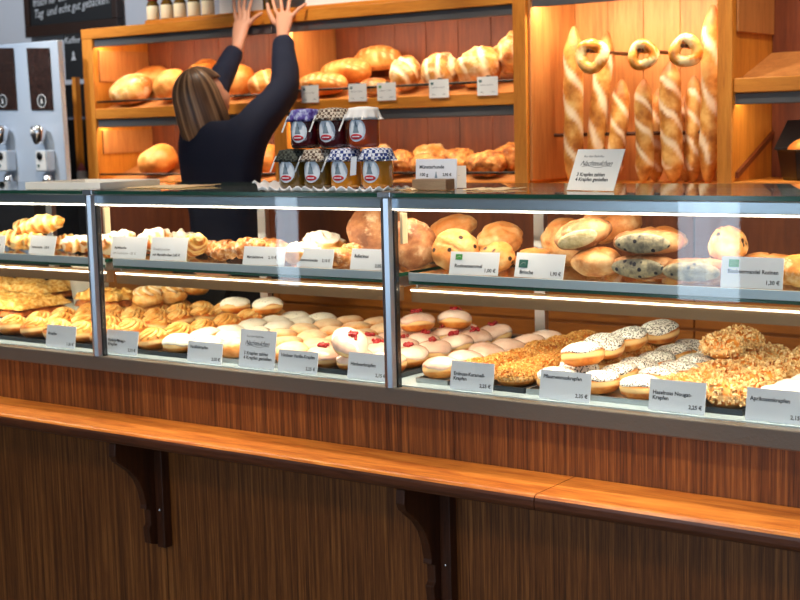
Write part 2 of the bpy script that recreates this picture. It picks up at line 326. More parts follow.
# ------------------------------------------------------------------ setting
XL, XR = -7.6, 3.2; YB = 2.35; YF = -5.0; ZC = 3.0
struct('floor', MB().box(XL, XR, YF, YB, -.05, 0).mesh('floor', M['floor']))
struct('ceiling', MB().box(XL, XR, YF, YB, ZC, ZC+.05).mesh('ceiling', M['ceil']))
struct('wall_back', MB().box(XL, XR, YB, YB+.1, 0, ZC).mesh('wall_back', M['wall']))
struct('wall_left', MB().box(XL-.1, XL, YF, YB, 0, ZC).mesh('wall_left', M['wallg']))
struct('wall_right', MB().box(XR, XR+.1, YF, YB, 0, ZC).mesh('wall_right', M['wall']))
wins = [(-6.56, -6.36, .45, 2.4), (-3.46, -3.08, .5, 2.5), (-2.3, -.7, .4, 2.6), (-.2, 2.6, .4, 2.6)]
mb = MB(); xs = XL
for a, b, c, d in wins:
    mb.box(xs, a, YF-.15, YF, 0, ZC); mb.box(a, b, YF-.15, YF, 0, c); mb.box(a, b, YF-.15, YF, d, ZC); xs = b
mb.box(xs, XR, YF-.15, YF, 0, ZC)
struct('wall_front', mb.mesh('wall_front', M['wallg']))
for i, (a, b, c, d) in enumerate(wins):
    f = MB(); w = .05
    f.box(a, b, YF-.1, YF-.05, c, c+w); f.box(a, b, YF-.1, YF-.05, d-w, d); f.box(a, a+w, YF-.1, YF-.05, c+w, d-w); f.box(b-w, b, YF-.1, YF-.05, c+w, d-w)
    f.box((a+b)/2-.02, (a+b)/2+.02, YF-.1, YF-.05, c+w, d-w)
    wn = struct('window_%d' % (i+1), f.mesh('window_frame', M['brown']))
    obj('window_glass', MB().box(a+w, b-w, YF-.08, YF-.075, c+w, d-w).mesh('pane', M['glass']), wn)
    la = bpy.data.lights.new('daylight', 'AREA'); la.shape = 'RECTANGLE'; la.size = b-a; la.size_y = d-c; la.energy = (70 if b-a < 1 else 14)*(b-a)*(d-c)/4; la.color = (.66, .83, 1)
    lo = bpy.data.objects.new('daylight', la); COL.objects.link(lo); lo.location = ((a+b)/2, YF+.02, (c+d)/2); lo.rotation_euler = (R_(90), 0, 0)

# ------------------------------------------------------------------ front counter: wood fascia, kerb, ledge, brackets
CX0, CX1 = -4.6, -.2; ZK0, ZK1 = .9005, .941
ct = empty('counter_base', (-2.4, 0, 0)); tag(ct, 'long counter base clad in dark striped wood beneath the pastry case', 'counter')
def cp_(name, mb, mat, bevel=.0, **k): return obj(name, mb.mesh(name, mat), ct, loc=(2.4, 0, 0), bevel=bevel)
seams = [CX0, X(164, 0, .6), X(456, 0, .6), CX1]
for a, b in zip(seams[:-1], seams[1:]): cp_('front_panel', MB().box(a+.0008, b-.0008, 0, .02, .06, ZK0-.001), M['panel'])
cp_('plinth', MB().box(CX0, CX1, .03, .75, 0, .06), M['darkcab'])
cp_('carcass', MB().box(CX0, CX1, .021, .75, .061, ZK0-.001), M['darkcab'])
ledz = .7845; xj = X(575, 0, ledz); xj2 = xj
def ledge(a, b, label):
    d = .178; r = .012; prof = [(-.002, 0), (-.002, -.036)]
    prof += [(-d+r*(1-math.sin(t)), -.036+r*(1-math.cos(t))) for t in [R_(k) for k in (0, 30, 60, 90)]]
    prof += [(-d+r*(1-math.cos(t)), -r+r*math.sin(t)) for t in [R_(k) for k in (0, 30, 60, 90)]]
    n = len(prof); mb = MB().prism(prof, a, b, 'x'); me = mb.mesh('ledge', [M['ledge'], M['ledge_edge']], False)
    for p in me.polygons:
        if p.normal.z < .5: p.material_index = 1
    o = obj('wooden_ledge', me, loc=(0, 0, ledz)); tag(o, label, 'ledge', 'ledge boards along the counter'); return o
ledge(CX0, xj-.001, 'long orange-brown varnished ledge board left of the joint, on two brackets'); ledge(xj+.001, CX1, 'varnished ledge board at the right, beginning at the dark joint')
def bracket(px, label):
    x0 = X(px, 0, .6); t = empty('ledge_bracket', (x0, 0, ledz-.036)); t.scale = (1, 1.05, 1.2); tag(t, label, 'bracket', 'curved brackets under the ledge')
    prof = [(-.004, -.002), (-.155, -.002), (-.158, -.03), (-.150, -.044), (-.132, -.056), (-.105, -.074), (-.082, -.098), (-.068, -.126), (-.060, -.158), (-.062, -.168), (-.048, -.172), (-.046, -.206), (-.055, -.214), (-.050, -.25), (-.022, -.258), (-.004, -.25)]
    obj('curved_plate', MB().prism(prof, -.034, -.010, 'x').mesh('curved_plate', M['bracket']), t, bevel=.002)
    obj('wall_cleat', MB().box(-.0095, .020, -.028, -.001, -.262, -.003).mesh('wall_cleat', M['bracket']), t, bevel=.002)
    s = obj('screw', MB().lathe([(.0035, 0), (.003, .002)], 10).mesh('screw', M['chrome'], True), t, loc=(.005, -.028, -.175), rot=(R_(90), 0, 0))
bracket(165, 'curved dark wooden bracket under the ledge at the left'); bracket(450, 'curved dark wooden bracket under the ledge near the board joint')
cx0 = -4.6; cx1 = -.2
obj_k = obj('counter_kerb', MB().box(CX0, CX1, -.014, .018, ZK0, ZK1).mesh('kerb', M['kerb']), bevel=.003); tag(obj_k, 'grey-brown metal kerb strip running under the display glass', 'kerb')

# ------------------------------------------------------------------ display case
ZT = 1.3895; DY = .72; ZS = 1.2055; SY0, SY1 = .055, .47
case = empty('display_case', (-2.4, .36, ZK0)); tag(case, 'long glass pastry display case with aluminium posts on the counter', 'display case')
def cs(name, mb, mat, bevel=0, smooth=False, par=None):
    me = mb.mesh(name, mat, smooth)
    if par is None:
        return obj(name, me, case, loc=(2.4, -.36, -ZK0), bevel=bevel)
    return obj(name, me, par, bevel=bevel)
cs('base_deck', MB().box(CX0, CX1, .0185, DY, ZK0, .943), M['deck'])
posts = [-2.935-1.005, -2.935, -1.928, -.92]
for i, x in enumerate(posts):
    w = .0155
    p = cs('front_post', MB().prism([(x-w, -.004), (x-w*.7, -.014), (x, -.018), (x+w*.7, -.014), (x+w, -.004), (x+w, .016), (x-w, .016)], ZK1, ZT-.002, 'z'), M['steel'])
    cs('post_gasket', MB().box(x+w, x+w+.004, -.003, .012, ZK1, ZT-.03), M['black'], par=p)
    cs('glass_clamp', MB().box(x-.019, x+.019, -.016, .03, ZT-.001, ZT+.013), M['steel'], bevel=.002, par=p)
    cs('rear_post', MB().box(x-.016, x+.016, DY-.02, DY, .943, ZT-.003), M['steel'])
    cs('side_fitting', MB().box(x+.020, x+.027, .02, .04, ZT-.11, ZT-.037), M['paper_tan'])
ed = [CX0]+posts+[CX1]
for a, b in zip(ed[:-1], ed[1:]):
    cs('front_pane', MB().box(a+.02, b-.02, 0, .005, ZK1+.001, ZT-.002), M['glass'])
def slab(a, b, y0, y1, z0, z1, mat):
    me = MB().box(a, b, y0, y1, z0, z1).mesh('glass_slab', [mat, M['gedge']])
    for p in me.polygons:
        if abs(p.normal.z) < .5: p.material_index = 1
    return me
for a, b in zip([CX0, posts[1], posts[2]], [posts[1]-.001, posts[2]-.001, CX1]):
    obj('top_glass', slab(a, b, -.006, .50, ZT, ZT+.010, M['glass_top']), case, loc=(2.4, -.36, -ZK0))
top = cs('top_rail', MB().box(CX0, CX1, .007, .035, ZT-.028, ZT-.001), M['steel'], bevel=.003)
cs('led_strip', MB().box(CX0, CX1, .010, .024, ZT-.032, ZT-.0282), M['led'], par=top)
cs('rear_rail', MB().box(CX0, CX1, DY-.03, DY-.001, ZT-.03, ZT-.001), M['steel'])
cs('rear_sill', MB().box(CX0, CX1, DY-.03, DY-.001, .943, .965), M['steel'])
for a, b in zip(ed[:-1], ed[1:]):
    obj('shelf_glass', slab(a+.02, b-.02, SY0+.001, SY1, ZS-.010, ZS-.001, M['glass_top']), case, loc=(2.4, -.36, -ZK0))
    r = cs('shelf_price_rail', MB().box(a+.02, b-.02, SY0-.007, SY0, ZS-.016, ZS+.003), M['rail'])
    cs('glass_lip', MB().box(a+.02, b-.02, SY0-.006, SY0, ZS-.024, ZS-.0165), M['gedge'])
    l = cs('shelf_lamp', MB().box(a+.02, b-.02, SY0+.004, SY0+.03, ZS-.068, ZS-.034), M['bronze'])
    cs('led_strip', MB().box(a+.02, b-.02, SY0+.0005, SY0+.0035, ZS-.041, ZS-.0375), M['led'], par=l)
    for q in (a+.03, b-.036): cs('shelf_bracket', MB().box(q, q+.006, SY0+.01, SY1, ZS-.038, ZS-.0105), M['steel'])
def strip(name, z, y, e, tilt, w=.02, col=(1, .80, .56), x0=CX0, x1=CX1):
    la = bpy.data.lights.new(name, 'AREA'); la.shape = 'RECTANGLE'; la.size = x1-x0; la.size_y = w; la.energy = e; la.color = col
    lo = bpy.data.objects.new(name, la); COL.objects.link(lo); lo.location = ((x0+x1)/2, y, z); lo.rotation_euler = (R_(tilt), 0, 0); return lo
cs('added_lamp_housing', MB().box(CX0, CX1, .0355, .115, ZT-.014, ZT-.001), M['steel'], par=top)  # housing added to set the top lamp back, keeping its light off the cards
strip('case_top_lamp', ZT-.017, .10, 15, 12, .014); strip('case_shelf_lamp', ZS-.0705, SY0+.02, 15, 28, .014)

# trays on the deck
def tray(xa, xb, y0, y1, mat, label, h=.012):
    z = .9435; xa += .002; xb -= .002; t = MB(); w = .004
    t.box(xa, xb, y0, y1, z, z+.003); t.box(xa, xb, y0, y0+w, z+.003, z+h); t.box(xa, xb, y1-w, y1, z+.003, z+h); t.box(xa, xa+w, y0+w, y1-w, z+.003, z+h); t.box(xb-w, xb, y0+w, y1-w, z+.003, z+h)
    o = obj('baking_tray', t.mesh('tray', mat)); tag(o, label, 'tray', 'trays on the case deck'); return o
ZD = .947
# ------------------------------------------------------------------ doughnuts
def dough_me(mat, s, a=.047, c=.026): return mkball('dough', mat, a, a, c, seed=s, amp=.003, fr=22, flat=.08, n=28, m=16, ex=.86)
def cap_me(name, mat, s, a=.047, c=.026, zc=.30, th=.0022, lump=.0012, wav=.10):
    mb = MB(); n = 32; rows = 9; vs = []
    def pt(t, p, off):
        ex = .86; sg = lambda q: math.copysign(abs(q)**ex, q)
        q = Vector((sg(math.sin(t))*math.cos(p)*(a+off), sg(math.sin(t))*math.sin(p)*(a+off), sg(math.cos(t))*(c+off))); return q+q.normalized()*(nz(q, 22, s)*.003+nz(q, 90, s)*lump)
    tm = [1.42-zc*.5+wav*math.sin(3*k*2*math.pi/n+s)+wav*.8*nz((k*.7, s, 1), 1, s) for k in range(n)]
    vs.append(pt(0, 0, th))
    for off in (th, -.002):
        for i in range(1, rows+1):
            for k in range(n): vs.append(pt(tm[k]*(i/rows if off > 0 else 1-(i-1)/rows*.3)+(.03 if off < 0 else 0), 2*math.pi*k/n, off if i < rows or off < 0 else th*.4))
    fs = [(0, 1+k, 1+(k+1) % n) for k in range(n)]
    tot = 2*rows
    for i in range(tot-1): o1 = 1+i*n; o2 = o1+n; fs += [(o1+k, o2+k, o2+(k+1) % n, o1+(k+1) % n) for k in range(n)]
    mb.add(vs, fs); return mb.mesh(name, mat, True)
def bits_me(name, mat, s, cnt, size, a=.047, c=.026, zmin=-.15, jit=.5, flake=False, out=.001):
    rnd = random.Random(s); mb = MB()
    for i in range(cnt):
        z = rnd.uniform(zmin, 1); p = rnd.uniform(0, 6.283); r = math.sqrt(max(0, 1-z*z))
        sg = lambda q: math.copysign(abs(q)**.86, q)
        q = Vector((sg(r)*math.cos(p)*a, sg(r)*math.sin(p)*a, sg(z)*c)); q += q.normalized()*(out+rnd.uniform(0, size*.4))
        e = Euler((rnd.uniform(0, 6), rnd.uniform(0, 6), rnd.uniform(0, 6))).to_matrix(); h = size*rnd.uniform(.6, 1.15)
        dx, dy, dz = (h, h*.62, h*.22) if flake else (h, h*.8, h*.7)
        vs = [q+e @ Vector((sx*dx/2*(.7 if sz > 0 else 1), sy_*dy/2*(.7 if sz > 0 else 1), sz*dz/2)) for sz in (-1, 1) for sx, sy_ in ((-1, -1), (1, -1), (1, 1), (-1, 1))]
        mb.add(vs, [(0, 3, 2, 1), (4, 5, 6, 7), (0, 1, 5, 4), (1, 2, 6, 5), (2, 3, 7, 6), (3, 0, 4, 7)])
    return mb.mesh(name, mat)
def berries_me(s, n=14):
    rnd = random.Random(s); mb = MB()
    for i in range(n):
        b = ball(.0046, .0046, .0046, n=8, m=6); off = Vector((rnd.gauss(0, .006), rnd.gauss(0, .006), .0285+rnd.uniform(0, .006))); mb.add([v+off for v in b.v], b.f)
    return mb.mesh('berries', M['berry'], True)
PARK = {}
def proto(kind):
    """one doughnut of each kind, two variants; it is moved to its place the first time it is used"""
    if kind in PARK: return PARK[kind]
    out = []
    for s in (1, 2, 3):
        k = s+len(PARK)*5
        base = {'sugar': M['sug'], 'powder': M['powd']}.get(kind, M['dough'])
        out.append((base, k))
    PARK[kind] = [[dict(me=dough_me(b, k), k=k)] for b, k in out]
    for it in PARK[kind]:
        k = it[0]['k']; parts = []
        if kind == 'seeded': parts.append(('icing', cap_me('icing', M['icew'], k, zc=-.1, wav=.14)))
        if kind in ('iced', 'berry'): parts.append(('icing', cap_me('icing', M['icep'], k, zc=-.15, wav=.15)))
        if kind == 'berry': parts.append(('berry_topping', berries_me(k)))
        if kind == 'poppy': parts.append(('poppy_sugar', cap_me('poppy_sugar', M['poppy'], k, zc=.2)))
        if kind == 'caramel': parts.append(('caramel_crumbs', bits_me('crumbs', M['caram'], k, 620, .0048)))
        if kind == 'almond': parts.append(('almond_flakes', bits_me('flakes', M['almond'], k, 330, .0105, flake=True, zmin=-.3)))
        if kind == 'swirl': parts.append(('piped_swirl', swirl_me(k, .040, .018, .0065, 9)))
        it[0]['parts'] = parts
    return PARK[kind]
def swirl_me(s, a, z0, r, turns=7):
    """piped ridges winding from the rim to the crown"""
    mb = MB()
    for j in range(turns):
        pts = []; rr = []
        for i in range(9):
            t = i/8; ang = 2*math.pi*j/turns+1.9*t; rad = a*(1-t**1.25*.92)
            pts.append((rad*math.cos(ang), rad*math.sin(ang), z0*.25+.007+.024*math.sin(t*1.45))); rr.append(r*(1-.35*t))
        mb.tube(pts, rr, 8)
    return mb.mesh('piped_swirl', M['choux'], True)
ORD = ['nearest the glass', 'second from the glass', 'third from the glass', 'fourth from the glass', 'fifth from the glass', 'farthest from the glass']
def put_dn(kind, loc, rot, label, group, scale=1, variant=None, z=None):
    pr = proto(kind); v = pr[(variant if variant is not None else random.randrange(3))][0]
    o = obj('doughnut', v['me'], loc=loc, rot=rot); o.scale = (scale,)*3
    for nme, me in v['parts']: obj(nme, me, o)
    tag(o, label, 'doughnut', group)
    rest(o, ZD if z is None else z); return o
rnd = random.Random(11)
def row(kind, x, desc, group, n=6, y0=.115, dy=.101, tilt=0, z=None, jit=.004, dx=0, scale=1.0):
    for i in range(n):
        lab = desc % ORD[i if i < n-1 else 5]
        put_dn(kind, (x+rnd.uniform(-jit, jit)+dx*i, y0+i*dy, 1), (R_(rnd.uniform(-9, 9)+tilt), R_(rnd.uniform(-9, 9)), rnd.uniform(0, 6.28)), lab, group, scale*rnd.uniform(.97, 1.03), z=z)
G = 'doughnuts in rows in the display case'
mods = [('swirl', [-2.855], '%s in the single row of swirl-topped doughnuts by the left post'),
]
# middle module, between the two posts in view
for k, (x, y0, n, wd) in enumerate(((-3.03, .115, 6, 'first row left of the left post'), (-3.132, .115, 6, 'second row left of the left post'), (-3.234, .115, 6, 'third row left of the left post'), (-3.336, .115, 6, 'fourth row left of the left post'), (-3.438, .115, 6, 'outermost row beside the cake board'))):
    row('swirl', x, 'ridged swirl pastry, '+wd+', %s', 'swirl pastries left of the left post', n, y0)
row('swirl', -2.84, 'ridged golden swirl doughnut beside the left post, %s', 'swirl doughnuts', 6)
row('seeded', -2.738, 'white-iced speckled doughnut in the left white row, %s', 'white-iced doughnuts', 6)
row('seeded', -2.636, 'white-iced speckled doughnut in the right white row, %s', 'white-iced doughnuts', 6)
row('sugar', -2.534, 'plain sugared doughnut next to the white-iced rows, %s', 'sugared doughnuts', 6)
row('sugar', -2.432, 'plain sugared doughnut in the middle sugared row, %s', 'sugared doughnuts', 6)
row('sugar', -2.330, 'plain sugared doughnut beside the berry-topped ones, %s', 'sugared doughnuts', 6)
row('berry', -2.228, 'pink-iced doughnut with red berries, left berry row, %s', 'berry doughnuts', 5)
row('berry', -2.126, 'pink-iced doughnut with red berries, middle berry row, %s', 'berry doughnuts', 6)
row('berry', -2.024, 'pink-iced doughnut with red berries, row left of the centre post, %s', 'berry doughnuts', 6)
# right module
row('iced', -1.862, 'glossy pink-iced doughnut right of the centre post, %s', 'pink-iced doughnuts', 6)
row('caramel', -1.756, 'caramel-crumbed doughnut in the left crumb row, %s', 'caramel crumb doughnuts', 6)
row('caramel', -1.652, 'caramel-crumbed doughnut in the middle crumb row, %s', 'caramel crumb doughnuts', 6)
row('poppy', -1.548, 'poppy-sugar doughnut in the short pair before the crumb row, %s', 'poppy sugar doughnuts', 2)
row('caramel', -1.548, 'caramel-crumbed doughnut behind the short poppy pair, %s', 'caramel crumb doughnuts', 4, .319)
row('poppy', -1.444, 'poppy-sugar doughnut in the left long poppy row, %s', 'poppy sugar doughnuts', 6)
row('poppy', -1.342, 'poppy-sugar doughnut in the right long poppy row, %s', 'poppy sugar doughnuts', 6)
row('almond', -1.238, 'almond-crusted doughnut in the left almond row, %s', 'almond doughnuts', 6)
row('almond', -1.135, 'almond-crusted doughnut in the right almond row, %s', 'almond doughnuts', 6)
row('powder', -1.029, 'white-powdered doughnut at the far right, %s', 'powdered doughnuts', 6)
# on top of the rows
ZL2 = ZD+.050
for px, yy, lab in ((583, .16, 'poppy-sugar doughnut lying on top of the front pair, over the card'), (604, .28, 'poppy-sugar doughnut on top, second of the upper layer'), (628, .40, 'poppy-sugar doughnut on top, third of the upper layer'), (660, .55, 'tallest poppy-sugar doughnut on top at the back')):
    put_dn('poppy', (X(px, yy, 1.02), yy, 1.1), (R_(8), R_(-6), px), lab, 'upper poppy sugar doughnuts', 1.04, z=ZL2)
for px, yy, lab in ((722, .42, 'almond-crusted doughnut on top of the left almond row'), (742, .53, 'almond-crusted doughnut on top at the back of the almond rows')):
    put_dn('almond', (X(px, yy, 1.02), yy, 1.1), (R_(5), R_(6), px), lab, 'upper almond doughnuts', 1, z=ZL2)
for px, yy, lab in ((418, .46, 'berry-topped iced doughnut on top, just right of the centre post'), (455, .55, 'berry-topped iced doughnut on top, behind the pink-iced rows')):
    put_dn('berry', (X(px, yy, 1.0), yy, 1.1), (R_(5), R_(6), px), lab, 'upper berry doughnuts', 1, z=ZL2-.004)
for px, yy, lab in ((268, .56, 'white-iced doughnut on top, rightmost of the upper layer'), (236, .53, 'white-iced doughnut on top, left of the rightmost upper one')):
    put_dn('seeded', (X(px, yy, 1.0), yy, 1.1), (R_(5), R_(3), px), lab, 'upper white-iced doughnuts', 1, z=ZL2-.004)
o = put_dn('berry', (X(344, .075, 1.0), .10, 1.0), (R_(38), R_(4), 1), 'pink-iced berry doughnut tipped forward against the front glass', 'berry doughnuts', 1.0, z=ZL2-.018)
# cream puffs
def puff(px, yy, s, z, label):
    b = obj('cream_puff', mkball('puff', M['choux'], .048, .048, .026, seed=s, amp=.006, fr=45, flat=.1, ex=.9), loc=(X(px, yy, z+.03), yy, z+.05))
    t = ball(.044, .044, .020, seed=s, amp=.003, fr=30, n=56, m=20, maskf=lambda q, d: ((1 if math.sin(7*(math.atan2(d.y, d.x))+5*d.z) > .1 else 0), .0035*math.sin(7*math.atan2(d.y, d.x)+5*d.z)*(1-d.z**8)))
    me = t.mesh('swirled_top', M['choux'], True); setmask(me, t.mk); obj('swirled_top', me, b, loc=(0, 0, .022))
    tag(b, label, 'cream puff', 'swirled cream puffs'); rest(b, z); return b
puff(148, .48, 3, ZL2+.008, 'golden swirled cream puff, leftmost of three on top'); puff(171, .57, 4, ZL2+.008, 'golden swirled cream puff, middle one of three on top'); puff(194, .665, 5, ZL2+.026, 'largest swirled cream puff, rightmost of three on top')

for a, b, mt, lab in ((-3.49, -2.975, M['slate'], 'dark tray under the swirl pastries left of the left post'), (-2.90, -2.58, M['slate'], 'slate-grey tray under the swirl and white-iced doughnuts'), (-2.58, -2.28, M['traym'], 'steel tray under the sugared doughnuts'), (-2.28, -1.965, M['slate'], 'grey tray under the berry doughnuts left of the centre post'),
                      (-1.905, -1.81, M['traym'], 'narrow steel tray under the pink-iced doughnuts'), (-1.808, -1.60, M['slate'], 'grey tray under the caramel crumb doughnuts'), (-1.60, -1.29, M['traym'], 'steel tray under the poppy-sugar doughnuts'),
                      (-1.288, -1.083, M['slate'], 'grey tray under the almond doughnuts'), (-1.08, -.98, M['traym'], 'tray under the powdered doughnuts')):
    tray(a, b, .062, .69, mt, lab)

# streusel cakes, far left
def cake(x0, x1, y0, y1, z, label, h=.03, s=1):
    e = empty('streusel_cake', ((x0+x1)/2, (y0+y1)/2, z)); w = (x1-x0)/2; d = (y1-y0)/2; tag(e, label, 'cake', 'yellow streusel cakes')
    n, m = 60, 16
    def slabm(z0, z1, wv, lump, mat, nm):
        vs = []; fs = []
        for j in range(m):
            for i in range(n):
                u = i/(n-1)*2-1; v = j/(m-1)*2-1; ee = (1-abs(u)**8)*(1-abs(v)**6)
                x = u*w; y = v*d; hz = z0+(z1-z0)*(ee**.35)+nz((x, y, 0), 38, s)*lump*ee**.2+nz((x, y, 3), 90, s)*lump*.5*ee**.2
                vs.append((x+nz((u*3, v*3, 1), 2, s)*.012, y+nz((u*4, v*3, 5), 2, s)*.012, hz))
        for j in range(m): 
            for i in range(n): q = vs[j*n+i]; vs.append((q[0], q[1], z0-.004))
        for j in range(m-1):
            for i in range(n-1):
                a = j*n+i; fs.append((a, a+1, a+n+1, a+n)); b = a+m*n; fs.append((b, b+n, b+n+1, b+1))
        for i in range(n-1): fs.append((i, i+m*n, i+1+m*n, i+1)); a = (m-1)*n+i; fs.append((a, a+1, a+1+m*n, a+m*n))
        for j in range(m-1): a = j*n; fs.append((a, a+n, a+n+m*n, a+m*n)); b = j*n+n-1; fs.append((b, b+m*n, b+n+m*n, b+n))
        obj(nm, MB().add(vs, fs).mesh(nm, mat, True), e)
    slabm(.004, h*.75, 0, .003, M['cake'], 'cake_base'); slabm(h*.75+.004, h*1.6, 0, .016, M['strs'], 'streusel_topping'); return e
cake(X(-60, .3, 1.0), -3.52, .20, .42, .985, 'long yellow streusel cake at the far left of the case', .032, 1)
cake(X(-60, .58, 1.0), -3.72, .47, .66, 1.000, 'yellow streusel cake piece behind the long one', .03, 2)
cake(X(88, .48, 1.0), X(126, .48, 1.0), .42, .54, ZL2+.002, 'small end piece of streusel cake right of the left post', .03, 3)
bd = empty('cake_board', (-3.8, .35, .944)); tag(bd, 'brown wooden board with white rim under the streusel cakes', 'board')
obj('board_body', MB().box(-.75, -3.495+3.8, -.22, .32, .0, .028).mesh('b', M['cake']), bd, bevel=.004)
obj('white_rim', MB().box(-.75, -3.495+3.8-.001, -.225, .32, .0285, .034).mesh('b', M['white']), bd, bevel=.002)
for px, yy, lab in () and ((70, .10, 'ridged pastry in front of the streusel cake, left of the post'), (84, .13, 'ridged pastry touching the left post, behind the first card')):
    o = put_dn('swirl', (X(px, .085, .97), .085, 1), (0, 0, px), lab, 'swirl pastries by the left post', .86, z=.9437)
# cream tub
tb = empty('cream_tub', (X(91, .61, 1.03), .605, .9785)); tag(tb, 'white plastic tub heaped with whipped cream behind the left post', 'tub')
obj('tub', MB().lathe([(.055, 0), (.068, .10), (.070, .10), (.071, .106), (.066, .106), (.062, .10)], 32).mesh('tub', M['white'], True), tb)
obj('cream', mkball('cream', M['cream'], .060, .060, .03, seed=4, amp=.03, fr=28), tb, loc=(0, 0, .115))
bk = empty('flat_cake', (X(345, .62, 1.0), .645, .99)); 
bpy.data.objects.remove(bk)

# ------------------------------------------------------------------ upper shelf goods
def wr(s, dep=.005, fr=15):
    return lambda q, d: (0, -dep*max(0, 1-abs(nz(q, fr, s))*9))
def thing(name, me, px, y, rot, label, cat, group=None, z=ZS, zt=None, sc=1):
    o = obj(name, me, loc=(X(px, y, z+.03), y, z+.1), rot=tuple(R_(a) for a in rot)); o.scale = (sc,)*3
    tag(o, label, cat, group); rest(o, z); return o
def ridged(a, b, c, s, n=9, mat='crois', amp=.005, tw=0, bend=0):
    def ff(q, d):
        sn = math.sin(d.z*n*3.1+(tw+.8)*math.sin(math.atan2(d.y, d.x)+s)+nz(q, 20, s)*2); return (max(0, min(1, .5+1.2*(sn-.3))), amp*.5*sn*(1-abs(d.z)**6))
    mb = ball(a, b, c, seed=s, amp=.012, fr=26, n=30, m=60, ex=.95, maskf=ff)
    # long axis is local z -> lay along x
    vs = [Vector((v.z, v.x+bend*(v.z/c)**2, v.y)) for v in mb.v]; mb.v = vs
    me = mb.mesh('pastry', M[mat], True); setmask(me, mb.mk); return me
g1 = 'ridged rolls on the upper shelf'
cr = ridged(.026, .024, .085, 3, 6, 'crois')
thing('croissant', cr, 8, .20, (0, 0, 8), 'golden ridged roll cut by the left picture edge', 'pastry', g1)
thing('croissant', ridged(.028, .026, .085, 5, 6, 'crois'), 40, .17, (0, -12, 20), 'golden ridged roll lying on the others above the leftmost full card', 'pastry', g1, z=ZS+.045)
thing('croissant', ridged(.026, .024, .07, 7, 5, 'crois'), 26, .30, (0, 0, -12), 'golden roll at the back left of the upper shelf', 'pastry', g1, z=ZS+.03)
thing('croissant', ridged(.026, .024, .06, 9, 5, 'crois'), 30, .13, (0, 0, 30), 'golden roll under the others behind the leftmost full card', 'pastry', g1)
thing('croissant', ridged(.022, .022, .045, 11, 5, 'crois'), 64, .24, (0, 0, 60), 'small golden roll right of the leftmost full card', 'pastry', g1)
thing('sugared_roll', ridged(.026, .025, .05, 13, 4, 'pwcro', tw=1), 78, .15, (0, 0, 50), 'sugar-dusted roll left of the left post', 'pastry', g1)
thing('sugared_roll', ridged(.026, .025, .045, 14, 4, 'pwcro', tw=1), 97, .17, (0, 0, 60), 'sugar-dusted roll directly behind the left post', 'pastry', g1)
g2 = 'pastries in the middle of the upper shelf'
thing('dusted_roll', ridged(.033, .034, .05, 15, 3, 'pwcro'), 119, .15, (0, 0, 70), 'white-dusted round roll just right of the left post', 'pastry', g2)
thing('croissant', ridged(.030, .032, .055, 17, 4, 'pwcro'), 156, .20, (0, 0, 80), 'sugar-dusted roll behind the gap between two cards', 'pastry', g2)
thing('croissant', ridged(.03, .03, .06, 18, 4, 'pwcro'), 180, .27, (0, 0, 60), 'sugar-dusted golden roll above the second card right of the post', 'pastry', g2)
thing('croissant', ridged(.027, .027, .075, 19, 5, 'crois'), 196, .16, (0, -18, -35), 'bright golden roll leaning up right of the second card', 'pastry', g2)
thing('nut_stick', ridged(.018, .018, .075, 21, 7, 'nut'), 214, .23, (0, -8, 10), 'brown nut stick behind the leaning golden roll', 'pastry', g2)
thing('nut_stick', ridged(.021, .024, .085, 22, 7, 'nut'), 238, .13, (0, -10, 14), 'nut-crusted dusted stick left of the almond card', 'pastry', g2)
thing('nut_stick', ridged(.022, .026, .085, 23, 7, 'nut'), 262, .22, (0, 0, 8), 'nut-crusted dusted stick behind the almond card', 'pastry', g2)
thing('snail_bun', mkball('snail', M['pwcro'], .052, .05, .03, seed=31, amp=.012, fr=24, flat=.2, maskf=lambda q, d: (0, .004*math.sin(q.length*500))), 303, .13, (0, 0, 0), 'flaky pale bun at the bottom behind the bun card', 'pastry', g2)
thing('snail_bun', mkball('snail', M['pwcro'], .055, .05, .03, seed=32, amp=.014, fr=22, flat=.2, maskf=lambda q, d: (0, .004*math.sin(q.length*420))), 322, .24, (8, 6, 0), 'big flaky pale bun peeking over the bun card', 'pastry', g2, z=ZS+.012)
thing('nut_bun', mkball('nutbun', M['nut'], .05, .045, .028, seed=33, amp=.012, fr=30, flat=.2), 346, .15, (0, 0, 0), 'nut-sprinkled bun between the last two cards before the centre post', 'pastry', g2)
thing('flatbread', mkball('disc', M['flat'], .085, .085, .022, seed=34, amp=.008, fr=14, maskf=wr(34)), 380, .25, (62, 10, 30), 'large brown flatbread standing behind the centre post', 'bread', 'breads on the upper shelf')
g3 = 'breads on the upper shelf'
thing('flatbread', mkball('disc', M['flat'], .062, .062, .024, seed=35, amp=.01, fr=16, maskf=wr(35)), 415, .13, (75, 0, 50), 'brown flatbread standing on edge just right of the centre post', 'bread', g3)
thing('round_bun', mkball('b', M['bun'], .072, .06, .030, seed=36, amp=.006, fr=12, maskf=wr(36)), 452, .33, (28, -8, 0), 'smooth glossy pale bun at the back above the raisin bun', 'bread', g3, z=ZS+.045)
thing('raisin_bun', mkball('b', M['brioche'], .058, .055, .034, seed=37, amp=.006, fr=16, maskf=wr(37)), 455, .15, (58, 0, 25), 'raisin bun standing upright behind the first green-marked card', 'bread', g3)
thing('round_bun', mkball('b', M['bun'], .06, .055, .034, seed=38, amp=.008, fr=16, maskf=wr(38)), 500, .28, (20, 10, 0), 'cracked pale bun on top between the two green-marked cards', 'bread', g3, z=ZS+.028)
thing('round_bun', mkball('b', M['brioche'], .045, .045, .03, seed=39, amp=.006, fr=22, maskf=wr(39)), 497, .145, (40, 0, 0), 'raisin bun below the cracked bun', 'bread', g3)
